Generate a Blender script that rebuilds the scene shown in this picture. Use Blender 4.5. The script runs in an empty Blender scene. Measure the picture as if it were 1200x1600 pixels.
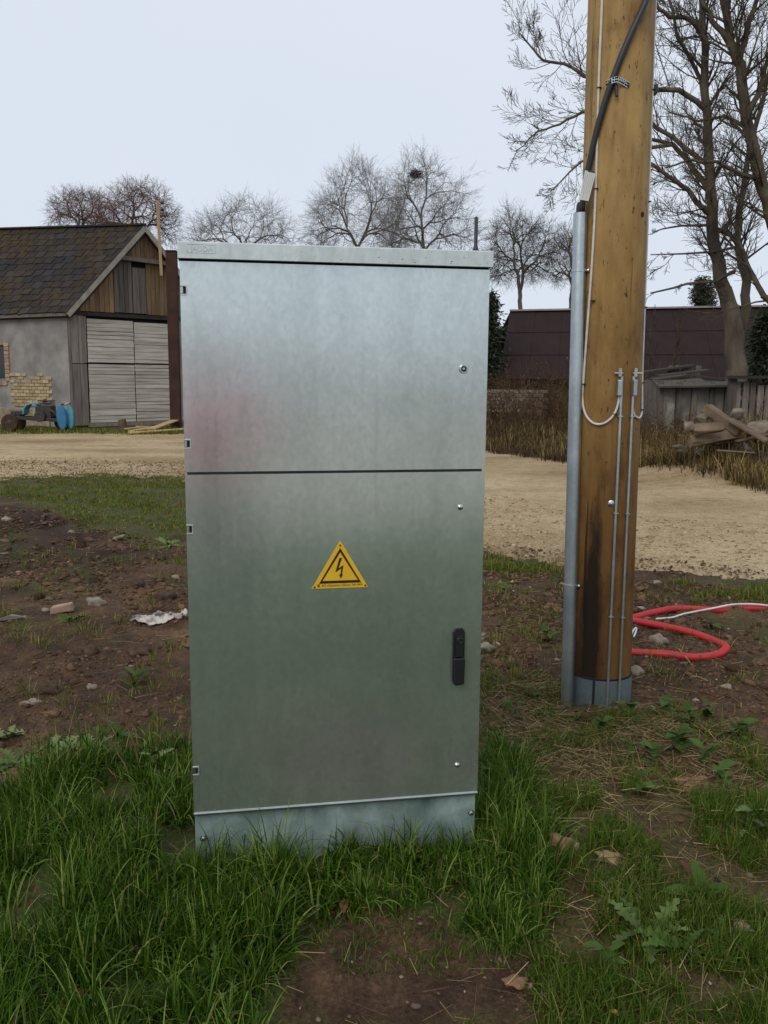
import bpy, math, random
import numpy as np
from mathutils import Vector, Matrix, Quaternion

S = bpy.context.scene
COL = S.collection
rnd = random.Random(7)
PI = math.pi

# ------------------------------------------------------------------ camera
FPX, PITCH, ROLL, EYE = 1400.0, 0.1485, 0.0069, 1.5
FW = Vector((0, math.cos(PITCH), -math.sin(PITCH)))
_u = Vector((0, math.sin(PITCH), math.cos(PITCH)))
_x = Vector((1, 0, 0))
RX = math.cos(ROLL) * _x + math.sin(ROLL) * _u
UP = -math.sin(ROLL) * _x + math.cos(ROLL) * _u
cam = bpy.data.cameras.new('camera')
cam.sensor_fit = 'VERTICAL'
cam.sensor_height = 24.0
cam.sensor_width = 18.0
cam.lens = FPX / 1600 * 24.0
cam.clip_start = 0.02
cam.clip_end = 3000
camo = bpy.data.objects.new('camera', cam)
COL.objects.link(camo)
camo.matrix_world = Matrix(((RX.x, UP.x, -FW.x, 0), (RX.y, UP.y, -FW.y, 0), (RX.z, UP.z, -FW.z, EYE), (0, 0, 0, 1)))
S.camera = camo

# ------------------------------------------------------------------ sky, sun, exposure
SUN_EL, SUN_AZ = math.radians(40), math.radians(205)
world = bpy.data.worlds.new('World')
S.world = world
world.use_nodes = True
wn = world.node_tree
for n in list(wn.nodes):
    wn.nodes.remove(n)
sky = wn.nodes.new('ShaderNodeTexSky')
sky.sky_type = 'NISHITA'
sky.sun_disc = False
sky.sun_elevation = SUN_EL
sky.sun_rotation = SUN_AZ
sky.air_density = 1.0
sky.dust_density = 3.0
wtc = wn.nodes.new('ShaderNodeTexCoord')
wno = wn.nodes.new('ShaderNodeTexNoise')
wno.inputs['Scale'].default_value = 1.6
wno.inputs['Detail'].default_value = 4
wr = wn.nodes.new('ShaderNodeValToRGB')
wr.color_ramp.elements[0].position = 0.3
wr.color_ramp.elements[0].color = (0.69, 0.765, 0.87, 1)
wr.color_ramp.elements[1].position = 0.72
wr.color_ramp.elements[1].color = (0.735, 0.80, 0.895, 1)
wm = wn.nodes.new('ShaderNodeMix')
wm.data_type = 'RGBA'
wm.inputs[0].default_value = 0.985          # thick even cloud over the blue
wv = wn.nodes.new('ShaderNodeVectorMath')
wv.operation = 'SCALE'
wv.inputs[3].default_value = 10.0
wb = wn.nodes.new('ShaderNodeBackground')
wb.inputs[1].default_value = 0.1
wo = wn.nodes.new('ShaderNodeOutputWorld')
wn.links.new(wtc.outputs['Generated'], wno.inputs['Vector'])
wn.links.new(wno.outputs[0], wr.inputs[0])
wn.links.new(wr.outputs[0], wv.inputs[0])
wn.links.new(sky.outputs[0], wm.inputs[6])
wn.links.new(wv.outputs[0], wm.inputs[7])
wn.links.new(wm.outputs[2], wb.inputs[0])
wn.links.new(wb.outputs[0], wo.inputs[0])

sl = bpy.data.lights.new('sun', 'SUN')
sl.energy = 1.5
sl.angle = math.radians(35)
sl.color = (1.0, 0.93, 0.82)
so = bpy.data.objects.new('sun', sl)
COL.objects.link(so)
_sd = Vector((math.sin(SUN_AZ) * math.cos(SUN_EL), math.cos(SUN_AZ) * math.cos(SUN_EL), math.sin(SUN_EL)))
so.rotation_euler = _sd.to_track_quat('Z', 'Y').to_euler()

S.view_settings.view_transform = 'Standard'
S.view_settings.look = 'None'
S.view_settings.exposure = 0.0
S.view_settings.gamma = 1.0
S.view_settings.use_curve_mapping = False


# ------------------------------------------------------------------ where a sight line meets the place
def ray(px, py):
    return FW + RX * ((px - 600) / FPX) - UP * ((py - 800) / FPX)


def G(px, py, z=0.0):
    d = ray(px, py)
    t = (z - EYE) / d.z
    return Vector((d.x * t, d.y * t, z))


def AT(px, py, Y):
    d = ray(px, py)
    t = Y / d.y
    return Vector((d.x * t, Y, EYE + d.z * t))


# ------------------------------------------------------------------ noise for shapes
def _hash(ix, iy, seed):
    n = (ix.astype(np.int64) * 374761393 + iy.astype(np.int64) * 668265263 + seed * 1442695041) & 0x7fffffff
    n = ((n ^ (n >> 13)) * 1274126177) & 0x7fffffff
    return ((n ^ (n >> 16)) & 0xffff) / 65535.0


def vnoise(x, y, seed=0):
    ix, iy = np.floor(x), np.floor(y)
    fx, fy = x - ix, y - iy
    fx, fy = fx * fx * (3 - 2 * fx), fy * fy * (3 - 2 * fy)
    a, b = _hash(ix, iy, seed), _hash(ix + 1, iy, seed)
    c, d = _hash(ix, iy + 1, seed), _hash(ix + 1, iy + 1, seed)
    return (a * (1 - fx) + b * fx) * (1 - fy) + (c * (1 - fx) + d * fx) * fy


def fbm(x, y, octv=4, seed=0):
    s, a, t = 0, 1.0, 0
    for k in range(octv):
        s = s + a * vnoise(x * 2 ** k + 17.3 * k, y * 2 ** k - 9.1 * k, seed + k)
        t += a
        a *= 0.5
    return s / t


def inside(poly, x, y):
    r = np.zeros(x.shape, bool)
    n = len(poly)
    for i in range(n):
        x0, y0 = poly[i]
        x1, y1 = poly[(i + 1) % n]
        c = ((y0 > y) != (y1 > y))
        with np.errstate(divide='ignore', invalid='ignore'):
            xi = (x1 - x0) * (y - y0) / ((y1 - y0) if y1 != y0 else 1e-9) + x0
        r ^= c & (x < xi)
    return r


def gpoly(pts):
    return [tuple(G(*p)[:2]) for p in pts]


ROAD = gpoly([(-420, 772), (0, 750), (150, 742), (290, 746), (500, 790), (760, 860), (900, 882), (1200, 904), (1600, 930),
              (1600, 830), (1200, 758), (1000, 735), (900, 718), (760, 701), (600, 690), (280, 679), (0, 674), (-420, 672)])
Z_LUSH = gpoly([(-300, 1260), (0, 1232), (110, 1200), (200, 1180), (300, 1165), (300, 1300), (745, 1285), (745, 1165), (800, 1172), (845, 1250),
                (870, 1330), (850, 1440), (800, 1478), (700, 1452), (600, 1425), (500, 1425), (435, 1490), (400, 1600), (380, 1700), (-300, 1700)])
Z_RIGHT = gpoly([(845, 1250), (980, 1225), (1120, 1250), (1300, 1210), (1400, 1700), (860, 1700), (850, 1580), (830, 1500), (860, 1420), (870, 1330)])
Z_FRONT = gpoly([(430, 1500), (520, 1590), (700, 1560), (860, 1560), (880, 1700), (380, 1700), (400, 1600)])
Z_STRAW = gpoly([(750, 1050), (870, 1060), (900, 1110), (1000, 1105), (1080, 1120), (1200, 1160), (1300, 1210), (1120, 1250), (980, 1225), (845, 1250), (800, 1172), (745, 1165)])
Z_VERGE = gpoly([(-300, 764), (0, 748), (150, 740), (300, 742), (300, 842), (200, 846), (110, 828), (60, 795), (0, 772), (-300, 780)])
Z_EDGE = gpoly([(755, 866), (880, 872), (885, 898), (755, 890)])
Z_EDGE2 = gpoly([(1040, 905), (1300, 912), (1300, 945), (1100, 930)])
Z_BARE = gpoly([(435, 1490), (500, 1425), (600, 1425), (700, 1452), (800, 1478), (830, 1500), (850, 1570), (700, 1560), (520, 1590), (430, 1540)])
C_LEFT = gpoly([(-100, 1165), (60, 1130), (240, 1130), (260, 1200), (100, 1215), (-100, 1240)])
Z_WET = gpoly([(-200, 790), (60, 795), (130, 840), (210, 870), (120, 905), (-200, 880)])
MOUND = G(20, 830)


def ground_h(x, y):
    x, y = np.asarray(x, float), np.asarray(y, float)
    near = np.exp(-((x - 0.1) ** 2 + (y - 2.9) ** 2) / 6.0)
    h = 0.10 * (fbm(x * 0.35, y * 0.35, 3, 3) - 0.5) * (1 - near)
    dirt = ~inside(ROAD, x, y)
    wgt = np.where(dirt, 1.0, 0.25) * np.where(y > 12, 0.7, 1)
    h = h + wgt * (0.075 * (fbm(x * 2.4, y * 2.4, 3, 11) - 0.5) + 0.06 * (fbm(x * 9, y * 9, 3, 21) - 0.5) + 0.018 * (fbm(x * 24, y * 24, 2, 25) - 0.5))
    h = h + 0.20 * np.exp(-(((x - MOUND.x) / 0.9) ** 2 + ((y - MOUND.y) / 1.0) ** 2))
    h = h + 0.46 * np.exp(-((x - 5.55) / 1.15) ** 2 - ((y - 14.1) / 0.95) ** 2)
    yfar = 19.7 - (x - 2.1) * 1.95
    h = h + 0.28 * np.clip((y - yfar - .1) / 2.2, 0, 1) * np.clip((x + 1.0) / 2.0, 0, 1) * (x < 40)
    return h


def gh(x, y):
    return float(ground_h(np.array([x]), np.array([y]))[0])


def on_ground(px, py):
    p = G(px, py)
    p.z = gh(p.x, p.y)
    return p


# ------------------------------------------------------------------ materials
MATS = {}


def new_mat(name):
    m = bpy.data.materials.new(name)
    m.use_nodes = True
    nt = m.node_tree
    return m, nt, nt.nodes['Principled BSDF']


def nd(nt, typ, **kw):
    n = nt.nodes.new(typ)
    for k, v in kw.items():
        if k in n.inputs:
            n.inputs[k].default_value = v
        else:
            setattr(n, k, v)
    return n


def ramp(nt, src, stops):
    r = nt.nodes.new('ShaderNodeValToRGB')
    e = r.color_ramp.elements
    while len(e) < len(stops):
        e.new(0.5)
    for i, (p, c) in enumerate(stops):
        e[i].position = p
        e[i].color = (*c, 1)
    if src is not None:
        nt.links.new(src, r.inputs[0])
    return r


def mixc(nt, fac, a, b, mode='MIX'):
    m = nt.nodes.new('ShaderNodeMix')
    m.data_type = 'RGBA'
    m.blend_type = mode
    for sock, v in ((m.inputs[0], fac), (m.inputs[6], a), (m.inputs[7], b)):
        if isinstance(v, (int, float)):
            sock.default_value = v
        elif isinstance(v, tuple):
            sock.default_value = (*v, 1) if len(v) == 3 else v
        else:
            nt.links.new(v, sock)
    return m.outputs[2]


def coords(nt, kind='Object', scale=(1, 1, 1)):
    if kind == 'World':
        src = nt.nodes.new('ShaderNodeNewGeometry').outputs['Position']
    else:
        src = nt.nodes.new('ShaderNodeTexCoord').outputs[kind]
    mp = nt.nodes.new('ShaderNodeMapping')
    mp.inputs['Scale'].default_value = scale
    nt.links.new(src, mp.inputs[0])
    return mp.outputs[0]


def noise(nt, vec, scale, detail=4, rough=0.55):
    n = nd(nt, 'ShaderNodeTexNoise', Scale=scale, Detail=detail, Roughness=rough)
    nt.links.new(vec, n.inputs['Vector'])
    return n.outputs[0]


def bump(nt, bs, height, strength, dist=0.01):
    b = nd(nt, 'ShaderNodeBump', Strength=strength, Distance=dist)
    nt.links.new(height, b.inputs['Height'])
    nt.links.new(b.outputs[0], bs.inputs['Normal'])
    return b


def simple(name, c1, c2=None, scale=8, rough=0.8, metal=0.0, stretch=(1, 1, 1), kind='World', bmp=0.3, bdist=0.01, detail=5, lo=0.3, hi=0.7, c3=None, rand=0.0):
    if name in MATS:
        return MATS[name]
    m, nt, b = new_mat(name)
    c2 = c2 or tuple(v * 0.75 for v in c1)
    v = coords(nt, kind, stretch)
    nz = noise(nt, v, scale, detail)
    stops = [(lo, c2), (hi, c1)] if c3 is None else [(lo, c2), ((lo + hi) / 2, c1), (hi, c3)]
    col = ramp(nt, nz, stops).outputs[0]
    if rand:
        oi = nt.nodes.new('ShaderNodeObjectInfo')
        mr = nd(nt, 'ShaderNodeMapRange')
        mr.inputs[3].default_value = 1 - rand
        mr.inputs[4].default_value = 1 + rand
        nt.links.new(oi.outputs['Random'], mr.inputs[0])
        hv = nt.nodes.new('ShaderNodeHueSaturation')
        nt.links.new(mr.outputs[0], hv.inputs['Value'])
        nt.links.new(col, hv.inputs['Color'])
        col = hv.outputs[0]
    nt.links.new(col, b.inputs['Base Color'])
    b.inputs['Roughness'].default_value = rough
    b.inputs['Metallic'].default_value = metal
    if rough > 0.65:
        b.inputs['Specular IOR Level'].default_value = 0.12
    if bmp:
        bump(nt, b, nz, bmp, bdist)
    MATS[name] = m
    return m


def leafy(name, ca, cb, cc, rough=0.55, trans=0.25, spec=0.3):
    """blades and leaves: per-piece tint stored on the mesh runs between three greens or browns"""
    if name in MATS:
        return MATS[name]
    m, nt, b = new_mat(name)
    at = nt.nodes.new('ShaderNodeAttribute')
    at.attribute_name = 'tint'
    r = ramp(nt, at.outputs['Fac'], [(0.05, ca), (0.55, cb), (0.97, cc)])
    nt.links.new(r.outputs[0], b.inputs['Base Color'])
    b.inputs['Roughness'].default_value = rough
    b.inputs['Specular IOR Level'].default_value = spec
    if trans:
        tr = nt.nodes.new('ShaderNodeBsdfTranslucent')
        nt.links.new(r.outputs[0], tr.inputs[0])
        mx = nt.nodes.new('ShaderNodeMixShader')
        mx.inputs[0].default_value = trans
        nt.links.new(b.outputs[0], mx.inputs[1])
        nt.links.new(tr.outputs[0], mx.inputs[2])
        nt.links.new(mx.outputs[0], nt.nodes['Material Output'].inputs[0])
    MATS[name] = m
    return m


# ------------------------------------------------------------------ mesh building
def link(o, parent=None):
    COL.objects.link(o)
    if parent is not None:
        o.parent = parent
    return o


def tag(o, label=None, cat=None, group=None, kind=None):
    if label:
        o['label'] = label
    if cat:
        o['category'] = cat
    if group:
        o['group'] = group
    if kind:
        o['kind'] = kind
    return o


def thing(name, label, cat, loc=(0, 0, 0), rotz=0, group=None):
    o = bpy.data.objects.new(name, None)
    o.empty_display_size = 0.1
    link(o)
    o.location = loc
    o.rotation_euler = (0, 0, rotz)
    return tag(o, label, cat, group)


def fast_mesh(name, V, F, tint=None, smooth=False):
    """V (n,3), F (m,k) arrays, all faces with k corners"""
    me = bpy.data.meshes.new(name)
    V = np.asarray(V, np.float32)
    F = np.asarray(F, np.int32)
    k = F.shape[1]
    me.vertices.add(len(V))
    me.vertices.foreach_set('co', V.ravel())
    me.loops.add(F.size)
    me.loops.foreach_set('vertex_index', F.ravel())
    me.polygons.add(len(F))
    me.polygons.foreach_set('loop_start', np.arange(0, F.size, k, dtype=np.int32))
    me.polygons.foreach_set('loop_total', np.full(len(F), k, np.int32))
    if smooth:
        me.polygons.foreach_set('use_smooth', np.ones(len(F), bool))
    if tint is not None:
        a = me.attributes.new('tint', 'FLOAT', 'POINT')
        a.data.foreach_set('value', np.asarray(tint, np.float32))
    me.update(calc_edges=True)
    me.validate()
    return me


def mesh_obj(name, me, mat, parent=None):
    o = bpy.data.objects.new(name, me)
    if mat is not None and not me.materials:
        me.materials.append(mat)
    return link(o, parent)


class MB:
    def __init__(s):
        s.v, s.f = [], []

    def add(s, V, F):
        k = len(s.v)
        s.v += [tuple(p) for p in V]
        s.f += [tuple(i + k for i in f) for f in F]
        return s

    def box(s, c, d, rot=None, taper=None):
        hx, hy, hz = d[0] / 2, d[1] / 2, d[2] / 2
        V = [Vector((sx * hx, sy * hy, sz * hz)) for sz in (-1, 1) for sx, sy in ((-1, -1), (1, -1), (1, 1), (-1, 1))]
        if rot is not None:
            V = [rot @ p for p in V]
        V = [p + Vector(c) for p in V]
        return s.add(V, [(3, 2, 1, 0), (4, 5, 6, 7), (0, 1, 5, 4), (1, 2, 6, 5), (2, 3, 7, 6), (3, 0, 4, 7)])

    def bar(s, p0, p1, w, h, up=(0, 0, 1)):
        p0, p1 = Vector(p0), Vector(p1)
        d = (p1 - p0)
        L = d.length
        d.normalize()
        u = Vector(up)
        x = d.cross(u)
        if x.length < 1e-4:
            x = d.cross(Vector((1, 0, 0)))
        x.normalize()
        u = x.cross(d)
        rot = Matrix((x, d, u)).transposed()
        return s.box((p0 + p1) / 2, (w, L, h), rot)

    def hexa(s, P):
        """eight corners: bottom loop then top loop"""
        return s.add(P, [(3, 2, 1, 0), (4, 5, 6, 7), (0, 1, 5, 4), (1, 2, 6, 5), (2, 3, 7, 6), (3, 0, 4, 7)])

    def tube(s, pts, rad, n=8, cap=True):
        pts = [Vector(p) for p in pts]
        if isinstance(rad, (int, float)):
            rad = [rad] * len(pts)
        V, F = [], []
        prev = None
        for i, p in enumerate(pts):
            d = (pts[min(i + 1, len(pts) - 1)] - pts[max(i - 1, 0)]).normalized()
            if prev is None:
                a = d.cross(Vector((0, 0, 1)))
                if a.length < 1e-3:
                    a = d.cross(Vector((1, 0, 0)))
                a.normalize()
            else:
                a = (prev - d * prev.dot(d)).normalized()
            prev = a
            b = d.cross(a)
            for k in range(n):
                t = 2 * PI * k / n
                V.append(p + (a * math.cos(t) + b * math.sin(t)) * rad[i])
        for i in range(len(pts) - 1):
            for k in range(n):
                k2 = (k + 1) % n
                F.append((i * n + k, i * n + k2, (i + 1) * n + k2, (i + 1) * n + k))
        if cap:
            F.append(tuple(range(n - 1, -1, -1)))
            F.append(tuple((len(pts) - 1) * n + k for k in range(n)))
        return s.add(V, F)

    def cyl(s, p0, p1, r0, r1=None, n=16):
        return s.tube([p0, p1], [r0, r0 if r1 is None else r1], n)

    def lathe(s, prof, c, axis, n=16):
        """prof: list of (radius, along) from the point c along axis"""
        axis = Vector(axis).normalized()
        a = axis.cross(Vector((0, 0, 1)))
        if a.length < 1e-3:
            a = axis.cross(Vector((1, 0, 0)))
        a.normalize()
        b = axis.cross(a)
        c = Vector(c)
        V, F = [], []
        for r, t in prof:
            for k in range(n):
                q = 2 * PI * k / n
                V.append(c + axis * t + (a * math.cos(q) + b * math.sin(q)) * max(r, 1e-5))
        for i in range(len(prof) - 1):
            for k in range(n):
                k2 = (k + 1) % n
                F.append((i * n + k, i * n + k2, (i + 1) * n + k2, (i + 1) * n + k))
        F.append(tuple(range(n - 1, -1, -1)))
        F.append(tuple((len(prof) - 1) * n + k for k in range(n)))
        return s.add(V, F)

    def prism(s, poly, o, ex, ey, ez, depth):
        """2-D outline in the plane (ex, ey) at o, thickened along ez"""
        o, ex, ey, ez = Vector(o), Vector(ex), Vector(ey), Vector(ez)
        n = len(poly)
        V = [o + ex * a + ey * b for a, b in poly] + [o + ex * a + ey * b + ez * depth for a, b in poly]
        F = [tuple(range(n - 1, -1, -1)), tuple(range(n, 2 * n))]
        F += [(i, (i + 1) % n, n + (i + 1) % n, n + i) for i in range(n)]
        return s.add(V, F)

    def build(s, name, mat, parent=None, bevel=0, smooth=False, off=None, seg=2):
        me = bpy.data.meshes.new(name)
        V = s.v if off is None else [(p[0] - off[0], p[1] - off[1], p[2] - off[2]) for p in s.v]
        me.from_pydata(V, [], s.f)
        me.update()
        if smooth:
            for p in me.polygons:
                p.use_smooth = True
        if mat is not None:
            me.materials.append(mat)
        o = link(bpy.data.objects.new(name, me), parent)
        if bevel:
            md = o.modifiers.new('bevel', 'BEVEL')
            md.width = bevel
            md.segments = seg
            md.limit_method = 'ANGLE'
            md.angle_limit = math.radians(40)
        if smooth:
            try:
                me.set_sharp_from_angle(angle=math.radians(42))
            except Exception:
                pass
        return o


def seg_mesh(name, P0, P1, R0, R1, n=3, tint=None, smooth=True):
    P0, P1 = np.asarray(P0, float), np.asarray(P1, float)
    R0, R1 = np.asarray(R0, float), np.asarray(R1, float)
    d = P1 - P0
    L = np.linalg.norm(d, axis=1, keepdims=True) + 1e-9
    d = d / L
    P1 = P1 + d * R1[:, None] * 0.5
    ref = np.where(np.abs(d[:, 2:3]) > 0.9, np.array([[1., 0, 0]]), np.array([[0, 0, 1.]]))
    a = np.cross(d, ref)
    a /= np.linalg.norm(a, axis=1, keepdims=True) + 1e-9
    b = np.cross(d, a)
    m = len(P0)
    V = np.zeros((m, 2 * n, 3))
    for k in range(n):
        t = 2 * PI * k / n
        o = a * math.cos(t) + b * math.sin(t)
        V[:, k] = P0 + o * R0[:, None]
        V[:, n + k] = P1 + o * R1[:, None]
    F = np.zeros((m, n, 4), int)
    for k in range(n):
        k2 = (k + 1) % n
        F[:, k] = np.array([k, k2, n + k2, n + k])
    F = F + (np.arange(m) * 2 * n)[:, None, None]
    tt = None if tint is None else np.repeat(tint, 2 * n)
    return fast_mesh(name, V.reshape(-1, 3), F.reshape(-1, 4), tt, smooth)


# ================================================================== GROUND
def spaced(lo, f0, f1, hi, step, grow):
    a = list(np.arange(f0, f1 + 1e-6, step))
    s, p = step, f1
    while p < hi:
        s = min(s * grow, 60)
        p += s
        a.append(p)
    s, p, b = step, f0, []
    while p > lo:
        s = min(s * grow, 60)
        p -= s
        b.append(p)
    return np.array(b[::-1] + a)


def build_ground():
    xs = spaced(-600, -2.1, 2.9, 600, 0.022, 1.045)
    ys = spaced(-300, 1.35, 5.2, 900, 0.022, 1.035)
    X, Y = np.meshgrid(xs, ys)
    jx = (fbm(X * 3.1, Y * 3.1, 3, 61) - 0.5) * 0.5
    jy = (fbm(X * 3.1, Y * 3.1, 3, 71) - 0.5) * 0.5
    Z = ground_h(X.ravel(), Y.ravel()).reshape(X.shape)
    far = np.clip((np.hypot(X, Y) - 60) / 60, 0, 1)
    Z = Z * (1 - far)
    V = np.stack([X, Y, Z], -1).reshape(-1, 3)
    ny, nx = X.shape
    I = np.arange(nx * ny).reshape(ny, nx)
    F = np.stack([I[:-1, :-1], I[:-1, 1:], I[1:, 1:], I[1:, :-1]], -1).reshape(-1, 4)
    cx = V[F].mean(1)
    fx = cx[:, 0] + (fbm(cx[:, 0] * 2.3, cx[:, 1] * 2.3, 3, 5) - 0.5) * 0.5
    fy = cx[:, 1] + (fbm(cx[:, 0] * 2.3, cx[:, 1] * 2.3, 3, 8) - 0.5) * 0.7
    isroad = inside(ROAD, fx, fy)
    xj, yj = (X + jx * 0.35).ravel(), (Y + jy * 0.35).ravel()
    n1 = fbm(V[:, 0] * 1.7, V[:, 1] * 1.7, 4, 33)
    green = np.zeros(len(V))
    green += 0.95 * inside(Z_LUSH, xj, yj) + 0.55 * inside(Z_RIGHT, xj, yj) + 0.35 * inside(Z_FRONT, xj, yj) + 0.35 * inside(Z_STRAW, xj, yj)
    xv, yv = (X + jx * 2.2).ravel(), (Y + jy * 2.2).ravel()
    green += 0.8 * inside(Z_VERGE, xv, yv) + 0.7 * inside(Z_EDGE, xv, yv) + 0.7 * inside(Z_EDGE2, xv, yv)
    green += np.where((V[:, 1] > 5) & (V[:, 1] < 14), np.clip((n1 - 0.52) * 4, 0, 0.5), 0)
    green += np.where(V[:, 1] < 0.9, 1.0, 0) + np.where(V[:, 1] > 24, 0.5, 0)
    straw = 0.8 * inside(Z_STRAW, xj, yj) + 0.3 * inside(Z_RIGHT, xj, yj)
    straw += 0.75 * inside(Z_VERGE, xv, yv)
    straw += np.where((V[:, 1] > 11) & (V[:, 0] > 1.2), 0.6, 0)
    damp = 0.4 * inside(Z_BARE, xj, yj) + 0.8 * inside(Z_WET, xv, yv) + 0.5 * np.clip((fbm(V[:, 0] * 0.9 + 3, V[:, 1] * 0.9, 3, 91) - .5) * 5, 0, 1)
    colr = np.stack([np.clip(green, 0, 1), np.clip(straw, 0, 1), np.clip(damp, 0, 1), np.ones(len(V))], -1).astype(np.float32)
    out = []
    yard = fy < -4.2  # added ground behind the viewer, pale to brighten the cabinet reflection
    for nm, sel in (('ground', ~isroad & ~yard), ('gravel_road', isroad), ('added_bright_yard', yard)):
        Fs = F[sel]
        used, inv = np.unique(Fs, return_inverse=True)
        me = fast_mesh(nm, V[used], inv.reshape(-1, 4), None, True)
        at = me.color_attributes.new('zone', 'FLOAT_COLOR', 'POINT')
        at.data.foreach_set('color', colr[used].ravel())
        out.append(me)
    # soil and turf
    m, nt, b = new_mat('soil')
    w = coords(nt, 'World')
    at = nt.nodes.new('ShaderNodeAttribute')
    at.attribute_name = 'zone'
    sep = nt.nodes.new('ShaderNodeSeparateColor')
    nt.links.new(at.outputs['Color'], sep.inputs[0])
    nbig, nmid, nfin = noise(nt, w, 1.1, 5), noise(nt, w, 9, 6), noise(nt, w, 70, 4, 0.7)
    base = ramp(nt, nbig, [(0.28, (0.045, 0.027, 0.018)), (0.46, (0.090, 0.052, 0.032)), (0.58, (0.125, 0.075, 0.043)), (0.70, (0.20, 0.125, 0.062))]).outputs[0]
    mid = ramp(nt, nmid, [(0.3, (0.45, 0.42, 0.4)), (0.55, (1, 1, 1)), (0.75, (1.5, 1.42, 1.3))]).outputs[0]
    c = mixc(nt, 0.85, base, mid, 'MULTIPLY')
    fin = ramp(nt, nfin, [(0.32, (0.4, 0.4, 0.4)), (0.55, (1, 1, 1)), (0.72, (1.7, 1.65, 1.6))]).outputs[0]
    c = mixc(nt, 0.8, c, fin, 'MULTIPLY')
    c = mixc(nt, sep.outputs[2], c, mixc(nt, 1.0, c, (.56, .58, .62), 'MULTIPLY'))
    stc = ramp(nt, nfin, [(0.35, (0.075, 0.048, 0.022)), (0.7, (0.24, 0.165, 0.07))]).outputs[0]
    sf = nd(nt, 'ShaderNodeMath', operation='MULTIPLY')
    nt.links.new(sep.outputs[1], sf.inputs[0])
    nt.links.new(nmid, sf.inputs[1])
    c = mixc(nt, sf.outputs[0], c, stc)
    grc = ramp(nt, nfin, [(0.3, (0.02, 0.028, 0.008)), (0.55, (0.055, 0.075, 0.017)), (0.75, (0.11, 0.12, 0.035))]).outputs[0]
    gm = nd(nt, 'ShaderNodeMapRange')
    gm.inputs[1].default_value = 0.30
    gm.inputs[2].default_value = 0.56
    nt.links.new(nmid, gm.inputs[0])
    ga = nd(nt, 'ShaderNodeMath', operation='MULTIPLY')
    nt.links.new(gm.outputs[0], ga.inputs[0])
    nt.links.new(sep.outputs[0], ga.inputs[1])
    c = mixc(nt, ga.outputs[0], c, grc)
    nt.links.new(c, b.inputs['Base Color'])
    rr = ramp(nt, nmid, [(0.3, (0.55,) * 3), (0.6, (0.9,) * 3)]).outputs[0]
    nt.links.new(rr, b.inputs['Roughness'])
    ad = nd(nt, 'ShaderNodeMath', operation='MULTIPLY_ADD')
    ad.inputs[1].default_value = 0.35
    nt.links.new(nfin, ad.inputs[0])
    nt.links.new(nmid, ad.inputs[2])
    b.inputs['Specular IOR Level'].default_value = 0.12
    bump(nt, b, ad.outputs[0], 1.0, 0.03)
    tag(mesh_obj('ground', out[0], m), kind='structure')
    # gravel
    m, nt, b = new_mat('gravel')
    w = coords(nt, 'World')
    nbig, nmid, nfin = noise(nt, w, 0.45, 4), noise(nt, w, 6, 6, 0.65), noise(nt, w, 45, 4, 0.75)
    wl = coords(nt, 'World', (0.16, 0.55, 1))
    trk = noise(nt, wl, 1.3, 3)
    base = ramp(nt, nbig, [(0.3, (0.315, 0.23, 0.13)), (0.52, (0.43, 0.326, 0.195)), (0.7, (0.49, 0.385, 0.245))]).outputs[0]
    c = mixc(nt, 0.5, base, ramp(nt, trk, [(0.36, (0.60, 0.55, 0.48)), (0.56, (1.1, 1.1, 1.1))]).outputs[0], 'MULTIPLY')
    c = mixc(nt, 0.65, c, ramp(nt, nmid, [(0.28, (0.5, 0.46, 0.4)), (0.5, (1, 1, 1)), (0.75, (1.15, 1.15, 1.15))]).outputs[0], 'MULTIPLY')
    c = mixc(nt, 0.75, c, ramp(nt, nfin, [(0.34, (0.35, 0.31, 0.26)), (0.5, (1, 1, 1)), (0.70, (1.4, 1.38, 1.32))]).outputs[0], 'MULTIPLY')
    nt.links.new(c, b.inputs['Base Color'])
    b.inputs['Roughness'].default_value = 0.9
    fl = noise(nt, coords(nt, 'World', (.55, 1, 1)), 8.5, 5, .7)
    c = mixc(nt, 1.0, c, ramp(nt, fl, [(.30, (.42, .34, .27)), (.37, (1, 1, 1)), (.9, (1, 1, 1))]).outputs[0], 'MULTIPLY')
    nt.links.new(c, b.inputs['Base Color'])
    b.inputs['Specular IOR Level'].default_value = 0.1
    bump(nt, b, nfin, 0.8, 0.02)
    tag(mesh_obj('gravel_road', out[1], m), kind='structure')
    tag(mesh_obj('added_bright_yard', out[2], simple('added_pale_gravel', (.50, .46, .40), (.36, .33, .28), 4, .9)), kind='structure')


build_ground()

# ================================================================== BARN on the left
M_PLASTER = simple('grey_plaster', (0.30, 0.28, 0.26), (0.15, 0.14, 0.135), 1.6, 0.9, bmp=0.4, bdist=0.03, detail=8)
M_SLATE = None


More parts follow.
